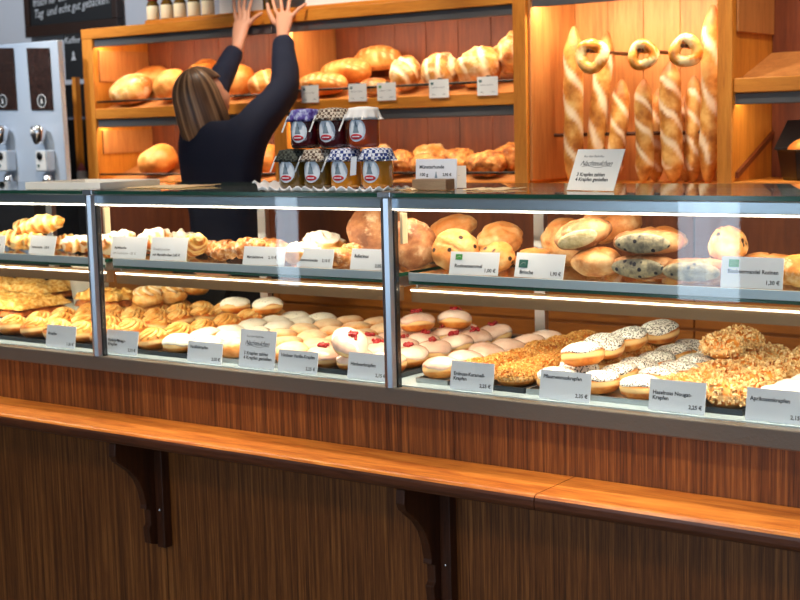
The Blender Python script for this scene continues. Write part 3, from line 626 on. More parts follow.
thing('round_bun', mkball('b', M['bun'], .042, .042, .03, seed=40, amp=.006, fr=22, maskf=wr(40)), 533, .19, (0, 0, 0), 'small pale bun behind the brioche card', 'bread', g3)
thing('round_bun', mkball('b', M['bun'], .06, .06, .056, seed=41, amp=.008, fr=12, maskf=wr(41)), 566, .34, (0, 0, 0), 'tall bright round bun under the top lamp', 'bread', g3)
t = thing('half_loaf', mkball('b', M['flat'], .068, .045, .036, seed=42, amp=.004, fr=14, maskf=wr(42)), 583, .15, (8, -16, 12), 'cut loaf showing a pale crumb face, lying on a bun', 'bread', g3, z=ZS+.058)
obj('cut_face', mkball('cut', M['crumb'], .048, .008, .020, seed=2, amp=.002), t, loc=(-.004, -.0405, -.002))
thing('round_bun', mkball('b', M['bun'], .06, .05, .034, seed=43, amp=.004, fr=14, maskf=wr(43)), 596, .15, (0, 0, 0), 'brown bun beneath the cut loaf', 'bread', g3)
def ring_me(R, r, s, mat, knot=0, sq=1):
    mb = MB(); n, m = 36, 12; vs = []; mk = []
    for i in range(n):
        a = 2*math.pi*i/n
        for k in range(m):
            b = 2*math.pi*k/m; rr = r*(1+.16*math.sin(3*a+b*1+s))
            vs.append(((R+rr*math.cos(b))*math.cos(a), (R+rr*math.cos(b))*math.sin(a), rr*math.sin(b)*sq)); mk.append(1 if math.sin(2*a+b+s) > .45 else 0)
    mb.add(vs, [(i*m+k, ((i+1) % n)*m+k, ((i+1) % n)*m+(k+1) % m, i*m+(k+1) % m) for i in range(n) for k in range(m)])
    me = mb.mesh('ring', mat, True); setmask(me, mk); return me
thing('ring_bun', ring_me(.04, .03, 2, M['bun']), 612, .33, (30, 0, 0), 'bright ring-shaped bun at the back under the top lamp', 'bread', g3, z=ZS+.06)
bl = lambda s, a=.085, b=.04, c=.026: mkball('b', M['flat'], a, b, c, seed=s, amp=.004, fr=20, ex=.8)
def berryloaf(px, y, rot, z, s, label, a=.08):
    t = thing('berry_loaf', bl(s, a), px, y, rot, label, 'bread', 'berry loaves on the upper shelf', z=z)
    obj('cut_face', mkball('cut', M['blue'], a*.8, .010, .021, seed=s, amp=.002), t, loc=(0, -.034, 0)); return t
berryloaf(648, .145, (0, 0, 4), ZS+.056, 51, 'blueberry loaf lying on top of the lower one')
berryloaf(645, .145, (0, 0, -3), ZS, 52, 'blueberry loaf at the bottom, touching the shelf'); berryloaf(697, .14, (0, 0, 2), ZS, 53, 'berry loaf left of the rightmost card')
thing('round_bun', mkball('b', M['bun'], .08, .05, .03, seed=54, amp=.006, maskf=wr(54)), 655, .29, (0, 0, 0), 'long pale bun behind the blueberry loaves', 'bread', g3, z=ZS+.045)
thing('crusty_roll', mkball('b', M['brioche'], .04, .05, .045, seed=55, amp=.006, maskf=wr(55)), 728, .20, (0, 0, 0), 'raisin roll end standing above the rightmost card', 'bread', g3, z=ZS+.03)
thing('round_bun', mkball('b', M['brioche'], .05, .05, .028, seed=57, amp=.006, maskf=wr(57)), 728, .23, (0, 0, 0), 'bun under the raisin roll', 'bread', g3)
thing('crusty_roll', mkball('b', M['rust'], .06, .05, .032, seed=56, amp=.006, maskf=wr(56)), 800, .14, (0, 0, 0), 'crusty roll at the right picture edge on the shelf', 'bread', g3)
thing('round_bun', mkball('b', M['bun'], .085, .05, .028, seed=58, amp=.006, maskf=wr(58)), 770, .25, (0, 0, 0), 'long orange-brown bun behind the rightmost card', 'bread', g3)

# ------------------------------------------------------------------ price cards
def card(loc, w, h, lines, label, tilt=-8, yaw=0, group='price cards in the case', price=None, ts=.0115, green=None, extra=None, name='price_card', mat='card'):
    e = obj(name, MB().box(-w/2, w/2, -.0008, .0008, 0, h).mesh('card', M[mat]), loc=loc, rot=(R_(tilt), 0, R_(yaw)))
    tag(e, label, 'sign' if name == 'sign' else 'price card', group)
    for s, x, z, size, mt in lines:
        size *= 1.22 if name == 'price_card' and mat == 'card' else 1
        me = text_mesh(s, size, M[mt], bold=.0003 if mt == 'ink' else 0); a, b = wx(me); k = 1
        if b-a > w*.92-x: k = (w*.92-x)/(b-a)
        o = obj('lettering', me, e, loc=(-w/2+x, -.0011, z)); o.scale = (k, 1, 1)
    if price:
        me = text_mesh(price, ts, M['ink'], bold=.0003); a, b = wx(me); obj('price', me, e, loc=(w/2-.006-b, -.0011, h*.14))
    if green:
        gx, gz, gs, gm = green; g = obj('organic_mark', MB().box(-w/2+gx, -w/2+gx+gs*1.35, -.0014, -.0009, gz, gz+gs).mesh('g', M[gm]), e)
        mb = MB()
        for k in range(9):
            t = k/8; mb.box(-w/2+gx+gs*(.25+.8*t)-.0004, -w/2+gx+gs*(.25+.8*t)+.0004, -.0017, -.00145, gz+gs*(.3+.35*math.sin(t*2.6))-.0004, gz+gs*(.3+.35*math.sin(t*2.6))+.0004)
        obj('mark_pattern', mb.mesh('mp', M['cardw']), g)
    return e
def lowcard(px, w, h, txt, price, label, tz=.45, yaw=0):
    y = .033; c = card((X(px, y, .95), y, .9437), w, h, [(txt, .008, h*tz, .0095, 'ink')], label, tilt=-10, yaw=yaw, price=price)
lowcard(60, .125, .064, 'Krapfen', '1,35 €', 'white price card reading Krapfen, leftmost in the lower row', .55)
lowcard(121, .125, .066, 'Kokos-Mango-\nKrapfen', '2,15 €', 'price card with two text lines just right of the left post', .5)
lowcard(204, .125, .055, 'Vanillekrapfen', '2,05 €', 'one-line price card just left of the tall offer card in the lower row', .66)
lowcard(297, .128, .055, 'Himbeer Vanille-Krapfen', '2,25 €', 'price card with a wide text line right of the tall card', .68)
lowcard(367, .122, .064, 'Himbeerkrapfen', '2,15 €', 'price card standing just left of the centre post', .5)
lowcard(471, .117, .066, 'Erdnuss-Karamell-\nKrapfen', '2,25 €', 'price card reading Erdnuss-Karamell-Krapfen, before the caramel crumb doughnuts', .5)
lowcard(564, .127, .064, 'Pflaumenmuskrapfen', '2,35 €', 'price card reading Pflaumenmuskrapfen, before the poppy-sugar doughnuts', .72)
lowcard(676, .127, .066, 'Haselnuss Nougat-\nKrapfen', '2,25 €', 'price card reading Haselnuss Nougat, before the almond doughnuts', .52)
lowcard(776, .13, .066, 'Aprikosenkrapfen', '2,15 €', 'price card at the lower right corner of the case', .62)
def offer(loc, w, h, tilt, yaw, label, group=None, mat='card'):
    e = card(loc, w, h, [('Aus dem Backofen', w*.18, h*.80, h*.08, 'ink_l'), ('1 Krapfen zahlen\n4 Krapfen genießen'.replace('1 ', '3 '), w*.13, h*.34, h*.125, 'ink')], label, tilt, yaw, group, name='sign', mat=mat)
    me = text_mesh('Nachteulchen', h*.17, M['ink'], shear=.5, spacing=.9); o = obj('script_lettering', me, e, loc=(-w/2+w*.14, -.0011, h*.60)); a, b = wx(me); o.scale = (w*.68/(b-a), 1, 1)
    mb = MB(); pts = [(w*(-.3+.62*t), -.0013, h*(.57+.02*math.sin(t*9))) for t in [i/14 for i in range(15)]]; mb.tube(pts, .0004, 5); obj('script_underline', mb.mesh('u', M['ink']), e); return e
offer((X(256, .033, .95), .033, .9437), .122, .098, -10, 0, 'tall white offer card with script lettering in the lower row')
def upcard(px, w, h, lines, label, price=None, yaw=0, green=None, tilt=-14):
    y = SY0+.022; card((X(px, y, ZS+.01), y, ZS+.0012), w, h, lines, label, tilt=tilt, yaw=yaw, price=price, green=green, group='price cards on the upper shelf')
upcard(-6, .09, .052, [('Butterhörnchen', .008, .02, .008, 'ink')], 'price card cut by the left picture edge on the shelf', yaw=0)
upcard(41, .128, .056, [('Nussschnecke   1,95 €', .010, .018, .008, 'ink')], 'leftmost complete price card on the upper shelf', yaw=-6)
upcard(127.5, .132, .062, [('Apfeltasche', .012, .027, .008, 'ink'), ('mit Zuckerguss  1,85 €', .009, .012, .0075, 'ink_l')], 'price card on the shelf, first right of the left post', yaw=3)
upcard(167.5, .128, .064, [('Franzhörnchen', .009, .027, .008, 'ink_l'), ('mit Mandelkrokant 2,05 €', .009, .012, .0075, 'ink')], 'price card on the shelf, second right of the left post', yaw=4)
upcard(263, .134, .048, [('Mandelstange      2,10 €', .012, .017, .008, 'ink')], 'price card before the nut sticks on the upper shelf', yaw=4)
upcard(314, .118, .048, [('Rosenschnecke     2,10 €', .007, .015, .0085, 'ink')], 'price card before the flaky pale buns', yaw=-2)
upcard(368, .112, .052, [('Ballerinos', .010, .030, .009, 'ink')], 'price card on the shelf touching the centre post', price='2,05 €', yaw=0)
upcard(473, .128, .054, [('Rosinensemmel', .013, .017, .0095, 'ink')], 'white price card with green square below the raisin bun', price='1,00 €', green=(.014, .035, .013, 'green'), yaw=4)
upcard(538, .134, .056, [('Brioche', .014, .008, .010, 'ink')], 'price card with dark green mark reading Brioche', price='1,90 €', green=(.010, .022, .018, 'greend'), yaw=-6)
upcard(751, .132, .064, [('Blaubeermandel Rosinen', .014, .030, .0095, 'ink')], 'large price card with green square near the right edge of the shelf', price='1,30 €', green=(.016, .042, .016, 'green'), yaw=0, tilt=-8)

# ------------------------------------------------------------------ on top of the case
ZG = ZT+.0105
def jar(px, y, z, jam_, cloth, label, strip_=True, h=.098, r=.038):
    x = X(px, y, z+.04); e = empty('jam_jar', (x, y, z), (0, 0, R_(6))); tag(e, label, 'jar', 'jam jars on the case')
    k = h/.098
    obj('glass_body', MB().lathe([(.030, 0), (.036, .003), (r, .010), (r, .070*k), (.034, .080*k), (.034, .086*k)], 32).mesh('jar', M[jam_], True), e)
    s = int(px)
    obj('cloth_cover', MB().lathe([(.040, .076*k), (.046, .066*k), (.043, .074*k), (.0375, .088*k), (.036, .0945*k), (.012, h-.0005)], 48, wave=lambda i, a: [.04*math.sin(11*a+s), .12*math.sin(11*a+s)+.06*math.sin(5*a), .05*math.sin(11*a+s), .01*math.sin(11*a), 0, 0][i]).mesh('cloth', M[cloth], True), e)
    obj('string', MB().lathe([(.0372, .0795*k), (.0386, .081*k), (.0372, .0825*k)], 24).mesh('string', M['paper_tan'], True), e)
    # label: oval on the jar's curved side
    def patch(cx, cz, a, b, rr, seg=24, poly=None):
        vs = []; 
        pts = poly if poly else [(a*math.cos(2*math.pi*i/seg), b*math.sin(2*math.pi*i/seg)) for i in range(seg)]
        for off in (.0002, .0009):
            for u, v in pts:
                th = (cx+u)/rr; vs.append(((rr+off)*math.sin(th), -(rr+off)*math.cos(th), cz+v))
        n = len(pts); vs2 = vs
        rings = 5; vs2 = []; fs2 = []
        for j in range(rings+1):
            q = 1-j/rings*.999
            for u, v in pts: th = (cx+u*q)/rr; o_ = rr+(.0002 if j == 0 else .0011); vs2.append((o_*math.sin(th), -o_*math.cos(th), cz+v*q))
        for j in range(rings): fs2 += [(j*n+i, j*n+(i+1) % n, (j+1)*n+(i+1) % n, (j+1)*n+i) for i in range(n)]
        return vs2, fs2
        # subdivide fan around centre
        c0 = len(vs2); vs2.append(((rr+.0009)*math.sin(cx/rr), -(rr+.0009)*math.cos(cx/rr), cz)); 
        return vs2, [(n+i, n+(i+1) % n, c0) for i in range(n)]+[(i, (i+1) % n, n+(i+1) % n, n+i) for i in range(n)]
    vs, fs = patch(0, .042*k, .0245, .028, r); lb = obj('oval_label', MB().add(vs, fs).mesh('lab', M['label']), e)
    vs, fs = patch(0, .048*k, 0, 0, r+.0009, poly=[(-.009, -.013), (-.003, -.013), (.003, -.013), (.009, -.013), (.006, -.004), (.005, .004), (.003, .006), (.002, .012), (0, .016), (-.002, .012), (-.003, .006), (-.005, .004), (-.006, -.004)]); obj('tower_picture', MB().add(vs, fs).mesh('tw', M['towerp']), lb)
    vs, fs = patch(0, .026*k, .016, .0068, r+.0010); rd = obj('red_badge', MB().add(vs, fs).mesh('rd', M['redp']), lb)
    vs, fs = patch(0, .026*k, 0, 0, r+.0020, poly=[(-.010, -.0014), (.010, -.0014), (.010, .0014), (-.010, .0014)]); obj('badge_lettering', MB().add(vs, fs).mesh('rd', M['label']), rd)
    if strip_: obj('paper_ribbon', MB().prism([(-.040, .080*k), (-.035, .080*k), (-.055, .040*k), (-.060, .040*k)], -.022, -.0212, 'y').mesh('rib', M['cardw']), e)
    return e
yj = .075; zj = ZG+.0065
jar(294, yj, zj, 'j_olive', 'cl_dark', 'small jam jar with dark cloth, leftmost in the bottom row')
jar(319, yj, zj, 'j_olive', 'cl_brown', 'jam jar with brown checked cloth in the bottom row, second from left')
jar(346, yj, zj, 'j_amber', 'cl_blue', 'amber jar with blue gingham cloth, third from left in the bottom row')
j4 = jar(377.5, yj, zj, 'j_amber', 'cl_blue', 'amber jar with blue gingham cloth, rightmost in the bottom row', False)
obj('hanging_tag', MB().prism([(-.048, .076), (-.032, .078), (-.036, .034), (-.053, .032)], -.041, -.0402, 'y').mesh('ht', M['card']), j4)
zj2 = zj+.0985
jar(306, yj, zj2, 'j_dark', 'cl_purple', 'dark berry jar with purple cloth, left one of the top row')
jar(334, yj, zj2, 'j_dark', 'cl_brown', 'dark berry jar with brown checked cloth, middle of the top row')
jar(364, yj, zj2, 'j_red', 'cl_white', 'orange-red jar with white cloth, right end of the top row')
# lace mat under the jars
mb = MB(); a0, a1 = X(266, yj, ZG), X(392, yj, ZG); n, m_ = 90, 14; vs = []
for q in (0, .004):
    for j in range(m_):
        for i in range(n):
            u = i/(n-1); v = j/(m_-1); edge = max(abs(u*2-1)**10, abs(v*2-1)**6); vs.append((a0+(a1-a0)*u, yj-.052+v*.12+.006*math.sin(u*70)*(abs(v*2-1)**4), ZG+q+.010*edge*(.5+.5*math.sin(u*90+v*20))*(1 if v < .5 else .6)+(.014*max(0, .06-u)/.06)))
fs = []
for j in range(m_-1):
    for i in range(n-1):
        a = j*n+i; b = a+n*m_; fs += [(a, a+n, a+n+1, a+1), (b, b+1, b+n+1, b+n)]
for i in range(n-1): a = i; b = a+n*m_; fs.append((a, a+1, b+1, b)); a = (m_-1)*n+i; b = a+n*m_; fs.append((a, b, b+1, a+1))
for j in range(m_-1): a = j*n; b = a+n*m_; fs.append((a, b, b+n, a+n)); a = j*n+n-1; b = a+n*m_; fs.append((a, a+n, b+n, b))
tag(obj('lace_mat', mb.add(vs, fs).mesh('mat', M['lace'], True)), 'white ruffled lace mat under the jam jars', 'mat')
# shallow white tray, left
def wtray(xa, xb, ya, yb, h, label, mat='white'):
    t = MB(); t.box(xa, xb, ya, yb, ZG, ZG+.003); w = .004
    t.box(xa, xb, ya, ya+w, ZG+.003, ZG+h); t.box(xa, xb, yb-w, yb, ZG+.003, ZG+h); t.box(xa, xa+w, ya+w, yb-w, ZG+.003, ZG+h); t.box(xb-w, xb, ya+w, yb-w, ZG+.003, ZG+h)
    tag(obj('shallow_tray', t.mesh('t', M[mat]), bevel=.001), label, 'tray')
wtray(X(28, .04, ZG), X(103, .04, ZG), .03, .26, .02, 'shallow white tray lying on the case top at the left')
def papers(px0, px1, y0, y1, label, s):
    mb = MB(); a, b = X(px0, y0, ZG), X(px1, y0, ZG); vs = []; n = 24
    for q in (0, .0012):
        for j in (0, 1):
            for i in range(n): u = i/(n-1); vs.append((a+(b-a)*u+.01*j, (y0, y1)[j]+.006*nz((u*4, j, s), 1, s), ZG+.0004+q+.006*abs(nz((u*5, j*2, s), 1, s))))
    fs = []
    for i in range(n-1): fs += [(i, i+1, n+i+1, n+i), (2*n+i, 3*n+i, 3*n+i+1, 2*n+i+1), (i, 2*n+i, 2*n+i+1, i+1), (n+i, n+i+1, 3*n+i+1, 3*n+i)]
    fs += [(0, n, 3*n, 2*n), (n-1, 3*n-1, 4*n-1, 2*n-1)]
    tag(obj('paper_sheet', mb.add(vs, fs).mesh('p', M['paper_tan'])), label, 'paper', 'papers on the case top')
papers(122, 182, .13, .28, 'cream paper sheet on the glass right of the shallow white tray', 1); papers(392, 412, .10, .2, 'small tan paper between the jars and the wooden card block', 2); papers(462, 505, .12, .2, 'crumpled tan paper right of the card block', 3)
# card block
bx = X(433, .14, ZG); blk = obj('card_block', MB().box(-.048, .050, -.02, .02, 0, .026).mesh('blk', M['woodblock']), loc=(bx, .14, ZG), bevel=.002); tag(blk, 'small grey-brown wooden block holding a price card', 'card holder')
cb = card((bx-.008, .165, ZG+.001), .112, .072, [('Münsterhunde', .010, .049, .0095, 'ink'), ('100 g', .010, .031, .009, 'ink')], 'white card reading Münsterhunde with a small tower, on the case top', -4, 6, None)
me = text_mesh('2,95 €', .009, M['ink'], bold=.0003); obj('price', me, cb, loc=(.056-.038, -.0011, .031))
obj('tower_picture', MB().prism([(-.004, .026), (.004, .026), (.002, .034), (.001, .041), (-.001, .041), (-.002, .034)], -.0014, -.0009, 'y').mesh('tw', M['towerp']), cb)
cc = card((X(460.5, .22, ZG+.02), .22, ZG+.0006), .028, .054, [('...', .008, .03, .008, 'ink_l')], 'narrow blank white card right of the Münsterhunde card', -4, 25, None, mat='cardw')
of = offer((X(596, .16, ZG+.02), .13, ZG+.0012), .138, .098, -24, -14, 'grey-white offer sign with script lettering leaning on the case top', mat='cardw')

# ------------------------------------------------------------------ wall shelf
YW = 1.75; DW = .36
def ZW(px, py): return P(px, py, y=YW).z
z_top = ZW(300, 21.5); z_top2 = z_top+.045
z_mid0 = ZW(300, 112); z_mid1 = z_mid0+.046
z_low0 = ZW(400, 191.5); z_low1 = z_low0+.040
xA0, xA1 = X(83.5, YW, 1.8), X(96, YW, 1.6)
xM0, xM1 = X(274, YW, 1.45), X(287, YW, 1.45)
xB0, xB1 = X(515, YW, 1.6), X(528, YW, 1.6)
xC0, xC1 = X(718, YW, 1.6), X(733, YW, 1.6)
xE = -.6
ws = empty('wall_shelf', ((xA0+xE)/2, YW+DW/2, z_low0)); wl = ws.location.copy(); tag(ws, 'honey-coloured wooden wall shelf unit filled with breads', 'shelf')
def wp(name, mb, mat, bevel=.003):
    o = obj(name, mb.mesh(name, mat), ws, loc=-wl, bevel=bevel); return o
zhi = 2.75; zniche = z_top2
yb = YW+DW
wp('upright', MB().box(xA0, xA1, YW, yb, z_low0-.02, z_top2-.001), M['oak']); wp('upright', MB().box(xM0, xM1, YW+.004, yb, z_low1+.001, z_mid0-.001), M['oak'])
wp('upright', MB().box(xM0, xM1, YW+.06, yb, z_mid1+.002, z_top-.001), M['pine'])
wp('upright', MB().box(xB0, xB1, YW-.01, yb, z_low0-.02, zhi), M['oak']); wp('upright', MB().box(xC0, xC1, YW-.01, yb, z_low0-.02, zhi), M['oak'])
wp('top_board', MB().box(xA0+.0, xB0-.001, YW-.002, yb, z_top, z_top2), M['oak_h']); wp('top_step', MB().box(X(141, YW, 2.05), xB0-.001, YW+.02, yb, z_top2+.001, z_top2+.016), M['oak_h'])
TS = math.tan(R_(17))
def tilted(xa, xb, z0, z1, mat='pine'):
    # shelf that rises towards the wall; its straight front lip is part of it
    wp('shelf_lip', MB().box(xa, xb, YW, YW+.022, z0, z1), M['oak_h'])
    y1 = yb-.022; wp('sloping_shelf', MB().add([(xa, YW+.023, z1-.03), (xb, YW+.023, z1-.03), (xb, y1, z1-.03+TS*(y1-YW)), (xa, y1, z1-.03+TS*(y1-YW)), (xa, YW+.023, z1-.012), (xb, YW+.023, z1-.012), (xb, y1, z1-.012+TS*(y1-YW)), (xa, y1, z1-.012+TS*(y1-YW))], [(0, 3, 2, 1), (4, 5, 6, 7), (0, 1, 5, 4), (1, 2, 6, 5), (2, 3, 7, 6), (3, 0, 4, 7)]), M[mat], 0)
tilted(xA1+.001, xM0-.001, z_mid0, z_mid1); tilted(xM1+.001, xB0-.001, z_mid0, z_mid1); wp('shelf_lip', MB().box(xM0-.0009, xM1+.0009, YW, YW+.022, z_mid0, z_mid1), M['oak_h'])
tilted(xA1+.001, xM0-.001, z_low0, z_low1); tilted(xM1+.001, xB0-.001, z_low0, z_low1)
wp('niche_floor', MB().box(xB1+.001, xC0-.001, YW-.004, yb-.02, z_low0, z_low1-.012), M['oak_h'])
zr0 = ZW(760, 92); zr1 = ZW(760, 77)
tilted(xC1+.001, xE, zr0, zr1); wp('shelf_board', MB().box(xC1+.001, xE, YW-.004, yb-.02, z_low0, z_low1), M['oak_h'])
# back panels, one per compartment
for a, b, c, d, mt in ((xA1, xM0, z_mid1, z_top, 'pine_dark'), (xM1, xB0, z_mid1, z_top, 'pine_dark'), (xA1, xM0, z_low0, z_mid0, 'pine_dark'), (xM1, xB0, z_low0, z_mid0, 'pine_dark'), (xB1, xC0, z_low0, zhi, 'pine'), (xC1, xE, z_low0, zhi, 'pine_dark')):
    n = max(2, round((b-a)/.16)); mb = MB()
    for i in range(n): u = a+(b-a)*i/n; mb.box(u+.001, a+(b-a)*(i+1)/n-.001, yb-.018, yb, c+.001, d-.001)
    wp('back_panel', mb, M[mt], .0015)
wp('side_lining', MB().box(xB1+.001, xB1+.012, YW+.005, yb-.02, z_low1+.001, zhi), M['pine']); wp('side_lining', MB().box(xC1+.001, xC1+.010, YW+.02, yb-.02, zr1+.15, zhi), M['pine'])
wp('side_lining', MB().box(xA1+.001, xA1+.010, YW+.03, yb-.02, z_mid1+.12, z_top-.05), M['pine']); wp('side_lining', MB().box(xA1+.001, xA1+.010, YW+.03, yb-.02, z_low1+.12, z_mid0-.05), M['pine'])
mb = MB(); mb.add([(xC1+.001, YW+.02, z_low1+.01), (xC1+.012, YW+.02, z_low1+.01), (xC1+.012, yb-.02, z_low1+.14), (xC1+.001, yb-.02, z_low1+.14), (xC1+.001, YW+.02, z_low1+.03), (xC1+.012, YW+.02, z_low1+.03), (xC1+.012, yb-.02, z_low1+.16), (xC1+.001, yb-.02, z_low1+.16)], [(0, 3, 2, 1), (4, 5, 6, 7), (0, 1, 5, 4), (1, 2, 6, 5), (2, 3, 7, 6), (3, 0, 4, 7)])
wp('sloping_cleat', mb, M['pine_dark'], 0)
# lamp rails under each board, with their light
def lrail(xa, xb, z, e, h=.038, y=YW+.012, cone=True):
    r = wp('lamp_rail', MB().box(xa, xb, y, y+.006, z-h, z-.001).box(xa, xb, y+.0061, y+.05, z-.008, z-.001), M['steel_d'])
    o = obj('led_strip', MB().box(xa+.01, xb-.01, y+.014, y+.034, z-.012, z-.0085).mesh('led', M['led']), r)
    strip('shelf_light', z-.015, y+.024, e*.42*(xb-xa), 26, .02, (1, .79, .58), xa+.01, xb-.01)
lrail(xA1+.001, xM0-.001, z_top, 9); lrail(xM0+.001, xB0-.001, z_top, 10); lrail(xA1+.001, xM0-.001, z_mid0, 9); lrail(xM1+.001, xB0-.001, z_mid0, 7)
lrail(xC1+.001, xE, zr0, 6); zn = ZW(620, -1.5); 
wp('lamp_board', MB().box(xB1+.013, xC0-.001, YW+.0, YW+.10, zn+.034, zn+.06), M['oak_h'])
lrail(xB1+.013, xC0-.001, zn+.033, 26)
lrail(xC1+.011, xE, zhi-.06, 8); wp('cornice', MB().box(xB1+.001, xE, YW, yb-.02, zhi-.058, zhi), M['oak_h'])
# front rods
def rod(xa, xb, z): wp('bread_rod', MB().tube([(xa, YW+.012, z), (xb, YW+.012, z)], .0048, 10), M['blackm'], 0)
rod(xA1+.001, xM0-.001, z_mid1+.030); rod(xM1+.001, xB0-.001, z_mid1+.040); rod(xA1+.001, xM0-.001, z_low1+.028); rod(xM1+.001, xB0-.001, z_low1+.030)
zd = P(640, 133.5, y=YW+.17).z
wp('wooden_dowel', MB().tube([(xB1+.013, YW+.17, zd), (xC0-.001, YW+.17, zd)], .007, 12), M['bracket'], 0)
# base cabinet under the shelf
bc = empty('base_cabinet', ((xA0+xE)/2, 1.9, 0)); tag(bc, 'orange-brown wooden base cabinet under the bread shelves, seen through the case', 'cabinet')
bl_ = -bc.location
def bp_(name, mb, mat, par=None): return obj(name, mb.mesh(name, mat), par or bc, loc=(bl_ if par is None else (0, 0, 0)), bevel=.002)
bp_('cabinet_body', MB().box(xA0, xE, YW+.02, yb, 0, z_low0-.021), M['cab']); 
xs_ = [xA0, xM0, X(400, YW, 1.0), X(537, YW, 1.0), X(694, YW, 1.0), xE]
zb = z_low0-.03
for a, b in zip(xs_[:-1], xs_[1:]):
    d = bp_('door', MB().box(a+.003, b-.003, YW, YW+.018, .1, .84), M['cab']); bp_('handle', MB().box(b-.05, b-.03, YW-.014, YW-.001, .6, .72), M['steel'], d)
    d = bp_('drawer', MB().box(a+.003, b-.003, YW, YW+.018, .85, .985), M['cab']); bp_('handle', MB().box((a+b)/2-.06, (a+b)/2+.06, YW-.014, YW-.001, .905, .92), M['steel'], d)
    d = bp_('drawer', MB().box(a+.003, b-.003, YW, YW+.018, .995, zb), M['pine_dark'])

# ------------------------------------------------------------------ breads on the wall shelf
def wbread(me, px, dy, rot, row_, label, name='loaf', up_=0, sc=1, grp=None):
    z1 = {'m': z_mid1, 'l': z_low1}[row_]; y = YW+dy
    o = obj(name, me, loc=(X(px, y, z1+.08), y, z1+.2), rot=tuple(R_(a) for a in rot)); o.scale = (sc,)*3
    tag(o, label, 'bread', grp or {'m': 'loaves on the upper bread shelf', 'l': 'loaves on the lower bread shelf'}[row_])
    rest(o, z1-.0115+up_, YW, TS); return o
def slash(n, w=.35, dep=.006, ax=0, tilt=1.2):
    def f(q, d):
        s = math.sin((d[ax]*n+d[1-ax]*tilt)*math.pi); v = max(0, (s-(1-w))/w) if d.z > -.1 else 0; return (min(1, v*1.5), -dep*v+.002)
    return f
def L_(mat, a, b, c, s, n=0, amp=.008, fr=10, w=.35, ax=0, tilt=1.2, dep=.006, ex=.9, flat=.2):
    return mkball('loaf', M[mat], a, b, c, seed=s, amp=amp, fr=fr, flat=flat, n=48, m=30, ex=ex, maskf=slash(n, w, dep, ax, tilt) if n else None)
wbread(L_('rust', .10, .10, .060, 61), 131, .11, (28, 0, 0), 'm', 'big round floury loaf at the left of the upper shelf')
wbread(L_('loaf', .09, .08, .05, 62), 152, .27, (30, 0, 0), 'm', 'golden loaf behind the big round floury one', up_=.01)
wbread(L_('loaf', .085, .085, .065, 63), 172, .12, (30, 0, 0), 'm', 'round pinkish-golden loaf left of the woman\'s head')
wbread(L_('loaf', .085, .085, .055, 64), 204, .27, (34, 0, 0), 'm', 'golden loaf mostly hidden by the woman\'s hair', up_=.01)
for px, py in ((123, 81), (151, 84)):
    pass
wbread(L_('loaf', .07, .08, .06, 65), 240, .14, (34, 0, 0), 'm', 'golden loaf between the woman\'s two arms')
wbread(L_('loaf', .08, .07, .05, 66, n=3), 266, .13, (24, -12, 14), 'm', 'golden loaf just behind the woman\'s raised right arm')
wbread(L_('loaf', .13, .058, .046, 67, n=8, w=.3), 322, .105, (14, 0, -4), 'm', 'long slashed golden loaf at the front, above the first shelf card')
wbread(L_('loaf', .13, .058, .050, 68, n=8, w=.2), 346, .20, (14, 0, -4), 'm', 'long reddish loaf in the middle behind the front one', up_=.018)
wbread(L_('loaf', .12, .05, .052, 69, n=6, w=.2), 378, .27, (10, 0, -4), 'm', 'reddish loaf at the back of the upper shelf', up_=.04)
wbread(L_('rust', .06, .05, .034, 70), 375, .07, (10, 0, 0), 'm', 'small floury loaf between the slashed and the split loaf', name='loaf')
wbread(L_('rust', .062, .075, .058, 71, n=2, w=.7, ax=0, tilt=2), 406, .12, (38, -10, 25), 'm', 'oval loaf with a pale split crust behind the fourth shelf card')
wbread(L_('rust', .072, .08, .060, 72, n=3, w=.7, tilt=1), 440, .12, (38, 0, 5), 'm', 'floury cracked loaf behind the fourth card, middle of the shelf')
wbread(L_('rust', .085, .08, .066, 73, n=2, w=.4, amp=.016), 480, .13, (34, 0, 0), 'm', 'rustic twisted loaf left of the largest one', )
wbread(L_('rust', .082, .085, .070, 74, n=3, w=.3, amp=.03, fr=14), 516, .20, (34, 8, 0), 'm', 'largest gnarled brown loaf at the right end of the upper shelf', up_=.025)
wbread(L_('loaf', .095, .09, .06, 75), 158, .12, (28, 0, 0), 'l', 'large round golden loaf on the lower shelf at the left')
wbread(L_('loaf', .07, .08, .055, 76), 196, .13, (30, 0, 0), 'l', 'golden loaf on the lower shelf beside the woman\'s back')
wbread(L_('loaf', .08, .08, .055, 77), 268, .13, (30, 0, 0), 'l', 'golden loaf on the lower shelf right of the woman\'s back')
lows = [(400, .11, 'nutloaf', 'floury nut loaf on the lower shelf right of the jars'), (430, .19, 'rust', 'pale-dusted loaf at the back of the lower shelf'), (428, .08, 'nutloaf', 'nut-crusted loaf behind the Münsterhunde card'), (458, .14, 'nutloaf', 'nut-crusted loaf above the narrow blank card'), (487, .10, 'nutloaf', 'big nut-crusted loaf with an almond on top, lower shelf'), (512, .17, 'nutloaf', 'dark nut loaf at the right end of the lower shelf'), (375, .2, 'rust', 'floury loaf partly behind the jam jars')]
for i, (px, dy, mt, lab) in enumerate(lows): wbread(L_(mt, .075 if i != 4 else .088, .06, .045, 80+i, amp=.014, fr=22), px, dy, (22, 0, 0), 'l', lab, name='nut_loaf')
